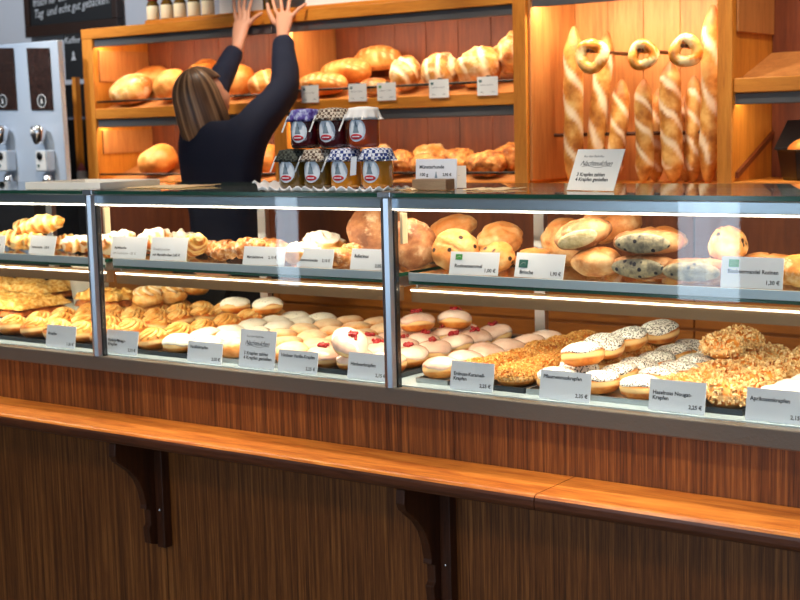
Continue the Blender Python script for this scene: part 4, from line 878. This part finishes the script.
# shelf cards hanging on the rod
def scard(px, py, label, z1=None, g='greend'):
    y = YW-.006; w, h = .088, .068; p = P(px, py, y=y)
    c = card((p.x, y, p.z-h/2), w, h, [('Landbrot vom Blech', .012, .036, .007, 'ink_l'), ('500 g', .012, .010, .007, 'ink_l'), ('3,90 €', .058, .010, .007, 'ink_l')], label, 0, 0, 'price cards on the bread shelf', green=(.008, .048, .009, g), mat='cardw')
    obj('card_hook', MB().box(-.006, .006, .001, .014, h-.012, h+.004).mesh('hook', M['blackm']), c)
scard(310, 94, 'white bread price card nearest the woman\'s arm'); scard(357.5, 92.5, 'white bread price card, second from the left on the bread shelf')
scard(386.5, 91.5, 'white bread price card with green bar, third from the left', g='green'); scard(439, 88.5, 'white bread price card below the floury cracked loaf'); scard(487.5, 86, 'white bread price card, rightmost on the upper bread shelf')

# baguettes
def bag_me(L, r, s, n=5, tip=.16):
    mb = MB(); nn, m = 24, 60; vs = []; mk = []; tp_ = []
    for i in range(m+1):
        t = i/m; z = L*t; prof = min(1, (math.sin(math.pi*min(t, 1-t)*1.0)*3.2))**.6 if 0 < t < 1 else .05
        prof = max(.05, min(1, (min(t, 1-t)/.16)))**.5
        for k in range(nn):
            a = 2*math.pi*k/nn; sw = math.sin(2*math.pi*n*t*.8+2*a+s+.9*nz((a, t*6, 0), 1, s)); v = max(0, (sw-.55)/.45) if .10 < t < .88 else 0
            rr = r*prof*(1+.035*sw-.05*v+.10*nz((math.cos(a), math.sin(a), z*10), 1, s)); vs.append((rr*math.cos(a)+.008*math.sin(t*4+s), rr*math.sin(a), z)); mk.append(min(1, v*1.3)); tp_.append(max(0, (t-.80)/.2)**1.2*.85+max(0, .25*nz((a, t*8, 2), 1, s)))
    mb.add(vs, [(i*nn+k, i*nn+(k+1) % nn, (i+1)*nn+(k+1) % nn, (i+1)*nn+k) for i in range(m) for k in range(nn)]+[tuple(reversed(range(nn))), tuple(range(m*nn, (m+1)*nn))])
    me = mb.mesh('baguette', M['bag'], True); setmask(me, mk); setmask(me, tp_, 'tip'); return me
zf = z_low1-.0115
def baguette(px, ptop, dy, L, r, s, lean, label, fwd=10):
    y = YW+dy; o = obj('baguette', bag_me(L, r, s, n=random.choice((4, 5))), loc=(X(px, y, zf+.02), y, zf+.03), rot=(R_(-fwd), R_(lean), R_(s*50)))
    o.rotation_euler = (Euler((R_(-fwd), R_(lean), 0)).to_matrix() @ Euler((0, 0, R_(s*50))).to_matrix()).to_euler()
    tag(o, label, 'baguette', 'baguettes in the niche'); rest(o, zf); return o
baguette(570, 45, .08, .56, .036, 1, 0, 'tall baguette at the left side of the niche', 6)
baguette(592, 50, .14, .54, .034, 2, 3, 'tall baguette behind the left one, under the first pretzel', 8)
baguette(612, 95, .13, .37, .032, 3, 2, 'short baguette leaning right behind the offer sign', 10)
baguette(641, 97, .08, .36, .032, 4, 0, 'short slashed baguette in the middle of the niche', 7)
baguette(655, 130, .19, .33, .030, 9, 0, 'short baguette at the back, mostly covered by two others', 6)
baguette(672, 84, .09, .42, .038, 5, -4, 'broad baguette with pale slashes right of the middle', 8)
baguette(693, 95, .17, .37, .030, 6, -2, 'narrow baguette behind the broad slashed one', 6)
baguette(706, 30, .09, .60, .036, 7, 1, 'tallest baguette against the right post of the niche', 5)
baguette(684, 190, .22, .30, .028, 8, 0, 'short baguette hidden behind the dowel at the back', 5)
# pretzel rings on pegs
def pretzel(px, py, s, label, sc=1):
    y = yb-.018; pc = P(px, py, y=YW+.05)
    e = obj('pretzel_ring', ring_me(.036, .019, s, M['pretz']), loc=(pc.x, YW+.05, pc.z), rot=(R_(82), 0, R_(14))); e.scale = (sc,)*3; tag(e, label, 'pretzel', 'pretzel rings hanging in the niche')
    pts = [(.018*math.cos(t*2.2+s), .0285+.017*math.sin(t*4), .006*math.cos(t*3)) for t in [i/12*math.pi for i in range(13)]]
    k = MB().tube(pts, [.006+.007*math.sin(i/12*math.pi) for i in range(13)], 10); me = k.mesh('knot', M['pretz'], True); setmask(me, [0]*len(me.vertices)); obj('knot', me, e)
    zpeg = pc.z+.012*sc; wp('peg', MB().tube([(pc.x, YW+.02, zpeg+.004), (pc.x, y-.001, zpeg)], .007, 10), M['bracket'], 0)
pretzel(592, 56, 0.4, 'golden pretzel ring, left of the three in the niche', 1.12); pretzel(643, 55, 2.0, 'golden pretzel ring, middle of the three in the niche', .98); pretzel(686, 51, 3.3, 'golden pretzel ring, right of the three in the niche', 1.05)
# bowl on the right
bw = empty('bread_pan', (X(806, YW+.12, z_low1+.05), YW+.12, z_low1)); tag(bw, 'black loaf pan with bread at the right picture edge', 'pan')
obj('pan', MB().lathe([(.075, .001), (.082, .01), (.098, .095), (.104, .100), (.100, .103), (.092, .095), (.078, .03), (.02, .02)], 4).mesh('pan', M['black'], False), bw, bevel=.004)
obj('bread_filling', mkball('bf', M['loaf'], .062, .062, .05, seed=5, amp=.008, maskf=lambda q, d: (0, 0)), bw, loc=(0, 0, .085))
obj('lid_flap', MB().add([(-.1, -.02, .10), (.1, -.02, .10), (.1, .10, .19), (-.1, .10, .19), (-.1, -.02, .106), (.1, -.02, .106), (.1, .10, .196), (-.1, .10, .196)], [(0, 3, 2, 1), (4, 5, 6, 7), (0, 1, 5, 4), (1, 2, 6, 5), (2, 3, 7, 6), (3, 0, 4, 7)]).mesh('lid', M['black']), bw)

# on the top board
zt = z_top2+.0165
for i, (px, mt) in enumerate(((153, 0), (167, 1), (180, 2), (194, 3), (208, 4))):
    e = empty('preserve_jar', (X(px, YW+.1, zt+.05), YW+.1, zt)); tag(e, 'small jar with cream label on the shelf top, %s of five' % ['leftmost', 'second from left', 'middle', 'fourth from left', 'rightmost'][i], 'jar', 'jars on top of the bread shelf')
    obj('jar_glass', MB().lathe([(.024, 0), (.027, .004), (.027, .075), (.020, .085), (.020, .09)], 24).mesh('j', M['j_olive'], True), e); obj('jar_label', MB().lathe([(.0274, .008), (.0278, .009), (.0278, .066), (.0274, .067)], 24).mesh('l', plain('cream_label', s2l(236, 226, 196), .6) if i == 0 else bpy.data.materials['cream_label'], True), e)
    obj('lid', MB().lathe([(.022, .0905), (.022, .108), (.018, .11)], 24).mesh('lid', M['cl_dark'] if i % 2 else M['redp'], True), e)
for px0, px1, lab, h in ((219, 242, 'white box on the shelf top left of the raised hand', .16), (245, 263, 'white box on the shelf top between the two hands', .15)):
    y = YW+.08; o = obj('white_box', MB().box(X(px0, y, 2.1), X(px1, y, 2.1), y, y+.1, zt, zt+h).mesh('wb', M['cardw']), bevel=.002); tag(o, lab, 'box', 'boxes on the shelf top')
e = empty('preserve_jar', (X(268, YW+.1, zt+.05), YW+.1, zt)); tag(e, 'small green jar beside the woman\'s right thumb on the shelf top', 'jar'); obj('jar_glass', MB().lathe([(.022, 0), (.024, .004), (.024, .085), (.018, .095)], 24).mesh('j', M['j_olive'], True), e)
y = YW+.05; o = obj('sign_board', MB().box(X(305, y, 2.1), X(420, y, 2.1), y, y+.012, zt, zt+.2).mesh('sb', M['cardw'])); tag(o, 'long white sign board standing on the shelf top right of the hands', 'sign')

# ------------------------------------------------------------------ left side: coffee silos, chalkboards
YM = 1.62
cm = empty('coffee_dispenser', (X(20, YM, 1.5), YM, 1.335)); cl0 = cm.location; tag(cm, 'silver-blue coffee bean dispenser with two dark bean windows', 'coffee machine')
def cmp_(name, mb, mat, par=None, bevel=.003, smooth=False): return obj(name, mb.mesh(name, mat, smooth), par or cm, bevel=bevel)
def lx(px, py, y=YM): p = P(px, py, y=y); return (p.x-cl0.x, p.z-cl0.z)
tl = lx(-70, 36); tr = lx(57, 40); br = lx(67, 186); bl2 = lx(-60, 186)
zt_ = tr[1]
cmp_('housing', MB().prism([(tl[0], zt_), (tr[0], zt_), (br[0], 0), (bl2[0], 0)], 0, .03), M['machine'], bevel=.004)
for k, (pa, pb, qa, qb) in enumerate(((-12, 14, -10, 18), (27, 50, 32, 54))):
    a = lx(pa, 48); b = lx(pb, 48); c = lx(qb, 110); d = lx(qa, 110)
    w = cmp_('bean_window', MB().prism([a, b, c, d], -.006, -.0005), M['beans'])
    cx, cz = lx((qa+qb)/2, 101); rg = MB().lathe([(.030, 0), (.030, .002), (.026, .002), (.026, 0)], 28); 
    rgo = obj('round_emblem', rg.mesh('rg', M['chalk']), w, loc=(cx, -.0065, cz), rot=(R_(90), 0, 0)); obj('emblem_figure', MB().prism([(-.010, -.012), (.010, -.012), (.007, -.006), (.003, -.002), (.006, .006), (0, .013), (-.006, .006), (-.003, -.002), (-.007, -.006)], -.001, .001).mesh('ef', M['chalk']), w, loc=(cx, -.008, cz))
    kx, kz = lx((9, 46)[k], 134); kb = obj('knob', MB().lathe([(.020, -.045), (.026, -.03), (.034, .0), (.036, .02), (.030, .034), (.012, .040)], 24).mesh('kn', M['chrome'], True), cm, loc=(kx, -.045, kz))
    obj('knob_button', mkball('kb', M['white'], .011, .006, .011), kb, loc=(0, -.034, .012))
    bx_, bz_ = lx((11, 50)[k], 160); mo = obj('grinder_head', MB().box(-.040, .040, -.05, -.002, -.05, .045).mesh('gh', M['machine']), cm, loc=(bx_, 0, bz_), bevel=.005)
    obj('grinder_front', MB().box(-.033, .033, -.054, -.0505, -.046, .041).mesh('gf', M['white']), mo, bevel=.002)
    obj('dial', MB().lathe([(.0, .004), (.018, .004), (.018, 0)][1:], 20).mesh('dl', M['black'], True), mo, loc=(-.004, -.0545, .02), rot=(R_(90), 0, 0)); obj('button', MB().box(-.02, -.008, -.057, -.0542, -.03, -.018).mesh('bt', M['greend']), mo)
    sx_, sz_ = lx((14, 53)[k], 180); obj('spout', MB().lathe([(.030, -.012), (.022, 0), (.018, .03)], 20).mesh('sp', M['chrome'], True), cm, loc=(sx_, -.03, max(.0125, sz_)))
# counter below it
dk = empty('dark_counter', (-6.3, 1.8, 0)); tag(dk, 'dark counter under the coffee dispenser at the left', 'counter')
xe = X(69, YM, 1.4)
xe = min(xe, X(72, 1.80, 1.5)-.0)
obj('counter_body', MB().box(XL+.05+6.3, xe+6.3-.03, -.22, .5, 0, 1.30).mesh('dc', M['darkcab']), dk); obj('counter_top', MB().box(XL+.05+6.3, xe+6.3, -.25, .5, 1.301, 1.334).mesh('dct', M['darkcab']), dk)
sp_ = obj('side_post', MB().box(-.012, .012, 0, .03, 0, P(62, 78, y=YM+.35).z-1.336).mesh('spost', M['oak']), loc=(X(69.5, YM+.32, 1.6), YM+.36, 1.336)); tag(sp_, 'narrow wooden post between dispenser and dark gap', 'post')
# small white bottle with pink cap on a dark side cabinet
gx0, gx1 = X(72, 1.80, 1.5), xA0-.01
gc = empty('dark_cabinet', ((gx0+gx1)/2, 2.0, 0)); tag(gc, 'black cabinet in the gap left of the bread shelf', 'cabinet')
obj('cabinet_body', MB().box(-(gx1-gx0)/2-.85, (gx1-gx0)/2+.3, .12, .3, 1.3355, P(78, 84, y=2.12).z).mesh('gcb', M['black']), gc); obj('shelf_edge', MB().box(-(gx1-gx0)/2-.80, (gx1-gx0)/2-.022, .111, .119, P(78, 119.5, y=2.1).z, P(78, 117, y=2.1).z).mesh('gce', M['ink_l']), gc)
obj('cabinet_base', MB().box(-(gx1-gx0)/2+.02, (gx1-gx0)/2-.02, -.2, .3, 0, 1.30).mesh('gcd', M['darkcab']), gc)
bt = empty('sauce_bottle', (X(82, 1.9, 1.36), 1.9, 1.3005)); tag(bt, 'small white bottle with pink cap in the dark gap', 'bottle')
obj('bottle_body', MB().lathe([(.020, 0), (.024, .006), (.024, .075), (.018, .085)], 20).mesh('bb', M['white'], True), bt); obj('cap', MB().lathe([(.021, .0855), (.016, .10), (.004, .12)], 20).mesh('cap', plain('pink_cap', s2l(206, 110, 116), .5), True), bt)
# chalkboards
YC = YB-.04
a = P(27, 38, y=YC); b = P(120, 38, y=YC)
ch = empty('chalkboard', ((a.x+b.x)/2, YC, a.z)); tag(ch, 'large chalkboard with brown frame and white handwriting, upper left', 'chalkboard')
w = (b.x-a.x)/2; H = .62
obj('writing_surface', MB().box(-w+.04, w-.04, .0, .02, .06, H-.04).mesh('ws', M['board']), ch)
fm = MB().box(-w, w, -.012, .03, 0, .058); fm.box(-w, w, -.012, .03, H-.04, H); fm.box(-w, -w+.038, -.012, .03, .059, H-.041); fm.box(w-.038, w, -.012, .03, .059, H-.041)
obj('frame', fm.mesh('fr', M['brown']), ch, bevel=.003)
me = text_mesh('So Brot und Brötchen\nduftet es nach guten Zutaten!', .055, M['chalk'], shear=.3)
me = text_mesh('frisch für den\nTag  und echt gut gebacken!', .062, M['chalk'], shear=.35); o = obj('chalk_writing', me, ch, loc=(-w+.06, -.001, .155)); aa, bb = wx(me); o.scale = ((2*w-.12)/(bb-aa), 1, 1); o.rotation_euler = (0, R_(-4), 0)
a = P(66, 80, y=2.16); b = P(84, 80, y=2.16); tpz = P(70, 34, y=2.16).z
sb = empty('small_chalkboard', ((a.x+b.x)/2, 2.16, a.z)); tag(sb, 'small dark board with chalk marks beside the bread shelf', 'chalkboard')
hh = tpz-a.z; ww = (b.x-a.x)/2
obj('panel', MB().box(-ww, ww+.03, 0, .015, 0, hh).mesh('p', M['board']), sb); obj('chalk_writing', text_mesh('Kaffee', .045, M['chalk'], shear=.3), sb, loc=(-ww, -.001, hh-.045)); obj('chalk_drawing', MB().prism([(-.018, 0), (.018, 0), (.012, .012), (.006, .02), (.008, .035), (0, .045), (-.008, .035), (-.006, .02), (-.012, .012)], -.002, -.0005).mesh('cd', M['chalk']), sb, loc=(0, 0, hh*.42))

# ------------------------------------------------------------------ woman
def skinmesh(verts, edges, radii, root, sub=2):
    me = bpy.data.meshes.new('sk'); me.from_pydata([tuple(v) for v in verts], edges, []); o = bpy.data.objects.new('sk', me); COL.objects.link(o)
    o.modifiers.new('s', 'SKIN'); 
    if not me.skin_vertices: me.attributes  # layer comes with the modifier
    bm = bmesh.new(); bm.from_mesh(me); ly = bm.verts.layers.skin.verify(); bm.verts.ensure_lookup_table()
    for i, r in enumerate(radii): bm.verts[i][ly].radius = r if hasattr(r, '__len__') else (r, r); bm.verts[i][ly].use_root = (i == root)
    bm.to_mesh(me); bm.free()
    ss = o.modifiers.new('ss', 'SUBSURF'); ss.levels = sub; ss.render_levels = sub
    dg = bpy.context.evaluated_depsgraph_get(); dg.update(); out = bpy.data.meshes.new_from_object(o.evaluated_get(dg)); bpy.data.objects.remove(o); return out
YP = 1.22
J = {}
def jt(n, px, py, y): J[n] = P(px, py, y=y); return J[n]
hc = jt('head', 203, 100, YP+.02); nk = jt('neck', 213, 128, YP+.01)
rs = jt('rs', 247, 134, YP); re = jt('re', 286, 90, YP+.20); rw = jt('rw', 283, 34, YP+.38); 
lsn = jt('ls', 196, 132, YP+.02); le = jt('le', 216, 88, YP+.24); lw = jt('lw', 238, 46, YP+.42)
print('LEN upper R %.2f fore R %.2f upper L %.2f fore L %.2f shoulders %.2f head z %.2f neck z %.2f' % ((rs-re).length, (re-rw).length, (lsn-le).length, (le-lw).length, (rs-lsn).length, hc.z, nk.z))
cxp = (rs.x+lsn.x)/2; chest = Vector((cxp, YP, nk.z-.16)); waist = Vector((cxp+.01, YP, nk.z-.38)); pel = Vector((cxp+.01, YP, nk.z-.56))
hipr = pel+Vector((.095, 0, -.05)); hipl = pel+Vector((-.095, 0, -.05)); kr = Vector((hipr.x+.01, YP+.01, .50)); kl = Vector((hipl.x-.01, YP+.01, .50)); ar = Vector((kr.x, YP-.01, .10)); al = Vector((kl.x, YP-.01, .10))
wm = empty('person', (pel.x, YP, 0)); wo = wm.location.copy(); tag(wm, 'woman with a dark blond bob in a navy top reaching up to the shelf', 'person')
def bake(vs, es, rr, root=0, sub=2): return skinmesh([v-wo for v in vs], es, rr, root, sub)
# body (continuous): legs, torso, arms, neck
bv = [pel, waist, chest, nk, nk+(hc-nk)*.6, rs, re, rw, lsn, le, lw, hipr, kr, ar, hipl, kl, al]
be = [(0, 1), (1, 2), (2, 3), (3, 4), (2, 5), (5, 6), (6, 7), (2, 8), (8, 9), (9, 10), (0, 11), (11, 12), (12, 13), (0, 14), (14, 15), (15, 16)]
brd = [(.12, .09), (.105, .085), (.125, .09), .055, .052, .055, .042, .027, .055, .042, .027, .085, .055, .036, .085, .055, .036]
pieces = [bake(bv, be, brd)]
# head with face
face = Vector((.42, .86, .30)).normalized(); hr = face.cross(Vector((0, 0, 1))).normalized(); hu = hr.cross(face).normalized()
HM = Matrix((hr, face, hu)).transposed().to_4x4(); HM.translation = hc+Vector((0, 0, .0))-wo
def headmesh():
    mb = ball(.072, .092, .112, n=36, m=28, ex=.95)
    for v in mb.v:
        if v.z < -.02: k = (v.z+.02)/-.09; v.x *= 1-.28*k; v.y += .012*k if v.y > 0 else .03*k
        f = math.exp(-((v.x/.013)**2+((v.z+.018)/.022)**2)) if v.y > 0 else 0; v.y += .022*f
        for sx_ in (-1, 1):
            f = math.exp(-(((v.x-sx_*.03)/.014)**2+((v.z-.008)/.012)**2)) if v.y > 0 else 0; v.y -= .008*f
        f = math.exp(-((v.x/.024)**2+((v.z+.055)/.008)**2)) if v.y > 0 else 0; v.y += .006*f
    for sx_ in (-1, 1):
        e = ball(.007, .018, .030, n=14, m=10); mb.add([v+Vector((sx_*.072, -.008, -.005)) for v in e.v], e.f)
    me = mb.mesh('h', M['skin'], True); me.transform(HM); return me
pieces.append(headmesh())
# hands
def hand(wr, knuckles, tips, yk, yt, thumb):
    w = wr; out = []
    kn = [P(a, b, y=yk) for a, b in knuckles]; tp = [P(a, b, y=yt) for a, b in tips]
    pc = sum(kn, Vector())/4; mid = w+(pc-w)*.5
    vs = [w, mid]+[]; pal = bake([w-(pc-w)*.3, w, mid, pc], [(0, 1), (1, 2), (2, 3)], [(.026, .024), (.026, .020), (.036, .019), (.038, .015)], 0); out.append(pal)
    for k_, t_ in zip(kn, tp):
        m1 = k_+(t_-k_)*.45+Vector((0, -.006, .002)); m2 = k_+(t_-k_)*.75+Vector((0, -.003, 0)); out.append(bake([mid+(k_-mid)*.5, k_, m1, m2, t_], [(0, 1), (1, 2), (2, 3), (3, 4)], [.010, .0095, .0088, .0082, .0065], 0, 1))
    a, b, c = thumb; out.append(bake([w+(pc-w)*.25, P(*a, y=yk), P(*b, y=yk+.01), P(*c, y=yk+.02)], [(0, 1), (1, 2), (2, 3)], [.014, .0125, .0105, .0075], 0, 1)); return out
pieces += hand(rw, [(276, 12), (282, 10), (288, 11), (293, 15)], [(272, -9), (281, -13), (293, -11), (307, 3)], YP+.46, YP+.52, ((274, 22), (269, 12), (267, 2)))
pieces += hand(lw, [(236, 19), (240, 17), (244, 18), (248, 22)], [(234, -6), (240, -9), (246, -7), (252, -2)], YP+.48, YP+.53, ((246, 28), (253, 19), (263, 12)))
bm = bmesh.new()
for me in pieces: bm.from_mesh(me)
bme = bpy.data.meshes.new('body'); bm.to_mesh(bme); bm.free(); bme.materials.append(M['skin'])
bo = bpy.data.objects.new('body', bme); COL.objects.link(bo); rm = bo.modifiers.new('r', 'REMESH'); rm.mode = 'VOXEL'; rm.voxel_size = .0042; rm.use_smooth_shade = True
sm = bo.modifiers.new('sm', 'SMOOTH'); sm.iterations = 3; sm.factor = .5
dg = bpy.context.evaluated_depsgraph_get(); dg.update(); nb = bpy.data.meshes.new_from_object(bo.evaluated_get(dg)); bpy.data.objects.remove(bo)
nb.materials.clear(); nb.materials.append(M['skin'])
for p in nb.polygons: p.use_smooth = True
obj('body', nb, wm)
def cloth(vs, es, rr, nm, mat):
    me = bake(vs, es, rr, 0); me.materials.clear(); me.materials.append(mat)
    for p in me.polygons: p.use_smooth = True
    for v in me.vertices: v.co += v.normal*(.004*nz(v.co, 18, 1)+.003*nz(v.co, 45, 2))
    obj(nm, me, wm)
tl_ = .93
cloth([pel+Vector((0, 0, -.03)), waist, chest, nk+Vector((0, 0, -.02)), rs, rs.lerp(re, .5), re, re.lerp(rw, .5), re.lerp(rw, tl_), lsn, lsn.lerp(le, .5), le, le.lerp(lw, .5), le.lerp(lw, tl_)],
      [(0, 1), (1, 2), (2, 3), (2, 4), (4, 5), (5, 6), (6, 7), (7, 8), (2, 9), (9, 10), (10, 11), (11, 12), (12, 13)],
      [(.155, .115), (.14, .11), (.155, .115), .07, .082, .07, .062, .054, .042, .078, .066, .058, .05, .04], 'navy_top', M['navy'])
cloth([pel, hipr, kr, ar, hipl, kl, al], [(0, 1), (1, 2), (2, 3), (0, 4), (4, 5), (5, 6)], [(.135, .10), .10, .075, .06, .10, .075, .06], 'trousers', M['trouser'])
for a in (ar, al):
    mb = ball(.045, .13, .05, n=20, m=14, flat=.3); obj('shoe', mb.mesh('shoe', M['black'], True), wm, loc=(a.x-wo.x, .04, .0405))
# hair: bob, open at the face
mb = MB(); n, m_ = 150, 40; vs = []; mk = []
for q in (0, 1):
    for j in range(m_):
        t = j/(m_-1)
        for i in range(n):
            u = i/(n-1); ph = R_(-208)+u*R_(236)       # round the back of the head from one temple to the other
            st = nz((u*30, q*2, t*.6), 1, 3)*.5+nz((u*75, 1, t), 1, 8)*.35
            if t < .45: th = t/.45*R_(92); r = Vector((math.sin(th)*.088*math.cos(ph), math.sin(th)*.108*math.sin(ph), math.cos(th)*.122)); 
            else:
                k = (t-.45)/.55; r = Vector(((.088+.014*math.sin(k*2.6)-.014*k)*math.cos(ph), (.108+.014*math.sin(k*2.4)-.010*k)*math.sin(ph), -k*(.165+.012*st)))
            rr = r*(1+.035*st*min(1, t*4)) if q == 0 else Vector((r.x*.93, r.y*.93, r.z*.97 if t < .45 else r.z)); 
            vs.append(HM @ (rr+Vector((0, -.006, .004)))); mk.append(max(0, min(1, .5+st*.9)))
fs = []
for j in range(m_-1):
    for i in range(n-1):
        a = j*n+i; b = a+n*m_; fs += [(a, a+n, a+n+1, a+1), (b, b+1, b+n+1, b+n)]
for j in range(m_-1): a = j*n; b = a+n*m_; fs.append((a, b, b+n, a+n)); a = j*n+n-1; b = a+n*m_; fs.append((a, a+n, b+n, b))
for i in range(n-1): a = (m_-1)*n+i; b = a+n*m_; fs.append((a, b, b+1, a+1))
me = mb.add(vs, fs).mesh('hair', M['hair'], True); setmask(me, mk); obj('hair', me, wm)
# fringe: crown cap to the forehead
mb = MB(); n2 = 60; vs = []; mk = []
for q in (0, 1):
    for j in range(14):
        t = j/13
        for i in range(n2):
            u = i/(n2-1); ph = R_(-66)+u*R_(312-0)*0+u*R_(132+0) if False else R_(-66)+u*R_(-0)+u*R_(132)+R_(90)*0
            ph = R_(-62)+u*R_(304)*0+u*R_(-0)+u*R_(304-180); st = nz((u*40, q, t), 1, 5)
            ph = R_(-64)+u*R_(128)+R_(0)
            ph2 = ph+R_(90)-R_(0) if False else ph
            a_ = R_(-64)+u*(R_(-58-180+360+0)-R_(-64)) if False else R_(90)+(u-.5)*R_(310)*.42
            th = t*R_(58+6*st); k = .985 if q == 0 else .93
            vs.append(HM @ (Vector((math.sin(th)*.090*math.cos(a_), math.sin(th)*.108*math.sin(a_), math.cos(th)*.124))*k*(1+.03*st)+Vector((0, -.002, .004)))); mk.append(max(0, min(1, .5+st*.9)))
fs = []
for j in range(13):
    for i in range(n2-1):
        a = j*n2+i; b = a+n2*14; fs += [(a, a+n2, a+n2+1, a+1), (b, b+1, b+n2+1, b+n2)]
for i in range(n2-1): a = 13*n2+i; b = a+n2*14; fs.append((a, b, b+1, a+1))
me = mb.add(vs, fs).mesh('fringe', M['hair'], True); setmask(me, mk); obj('fringe', me, wm)

# ------------------------------------------------------------------ light
def spot(name, loc, target, e, size, col, blend=.6, rad=.05):
    la = bpy.data.lights.new(name, 'SPOT'); la.energy = e; la.spot_size = R_(size); la.spot_blend = blend; la.color = col; la.shadow_soft_size = rad
    o = bpy.data.objects.new(name, la); COL.objects.link(o); o.location = loc; o.rotation_euler = (Vector(target)-Vector(loc)).to_track_quat('-Z', 'Y').to_euler(); return o
for x in (-4.4, -3.2, -2.0, -.9):
    spot('ceiling_and_fill_spot', (x, -.55, ZC-.08), (x+.1, -.08, .8), 98, 50, (1, .87, .70))
for x in (-4.6, -3.4, -2.3, -1.3):
    spot('ceiling_and_fill_spot', (x, 1.05, ZC-.08), (x, 1.85, 1.5), 72, 60, (1, .88, .72))
spot('ceiling_and_fill_spot', (-5.4, .4, ZC-.08), (-5.6, 1.9, 1.85), 130, 75, (.82, .90, 1))  # cool fill spot, added to brighten the dispenser and the wall behind
la = bpy.data.lights.new('warm_fill', 'AREA'); la.shape = 'RECTANGLE'; la.size = 3; la.size_y = .6; la.energy = 22; la.color = (1, .80, .60)  # added warm fill without a fixture, warms the lower wood panel
lo = bpy.data.objects.new('warm_fill', la); COL.objects.link(lo); lo.location = (-1.5, -3.0, ZC-.06)
w = bpy.data.worlds.new('world'); SC.world = w; w.use_nodes = True; w.node_tree.nodes['Background'].inputs[0].default_value = (.55, .75, 1, 1); w.node_tree.nodes['Background'].inputs[1].default_value = 1.2

cam = bpy.data.cameras.new('camera'); co = bpy.data.objects.new('camera', cam); COL.objects.link(co); SC.camera = co
cam.sensor_width = 36; cam.lens = F0/800*36; cam.clip_start = .05
mtx = Matrix((rt, up, -fw)).transposed().to_4x4(); mtx.translation = CAM; co.matrix_world = mtx
cam.dof.use_dof = True; cam.dof.focus_distance = 3.2; cam.dof.aperture_fstop = 6.0
SC.view_settings.view_transform = 'Standard'; SC.view_settings.look = 'None'; SC.view_settings.gamma = 1; SC.view_settings.exposure = 0
SC.view_settings.use_curve_mapping = False
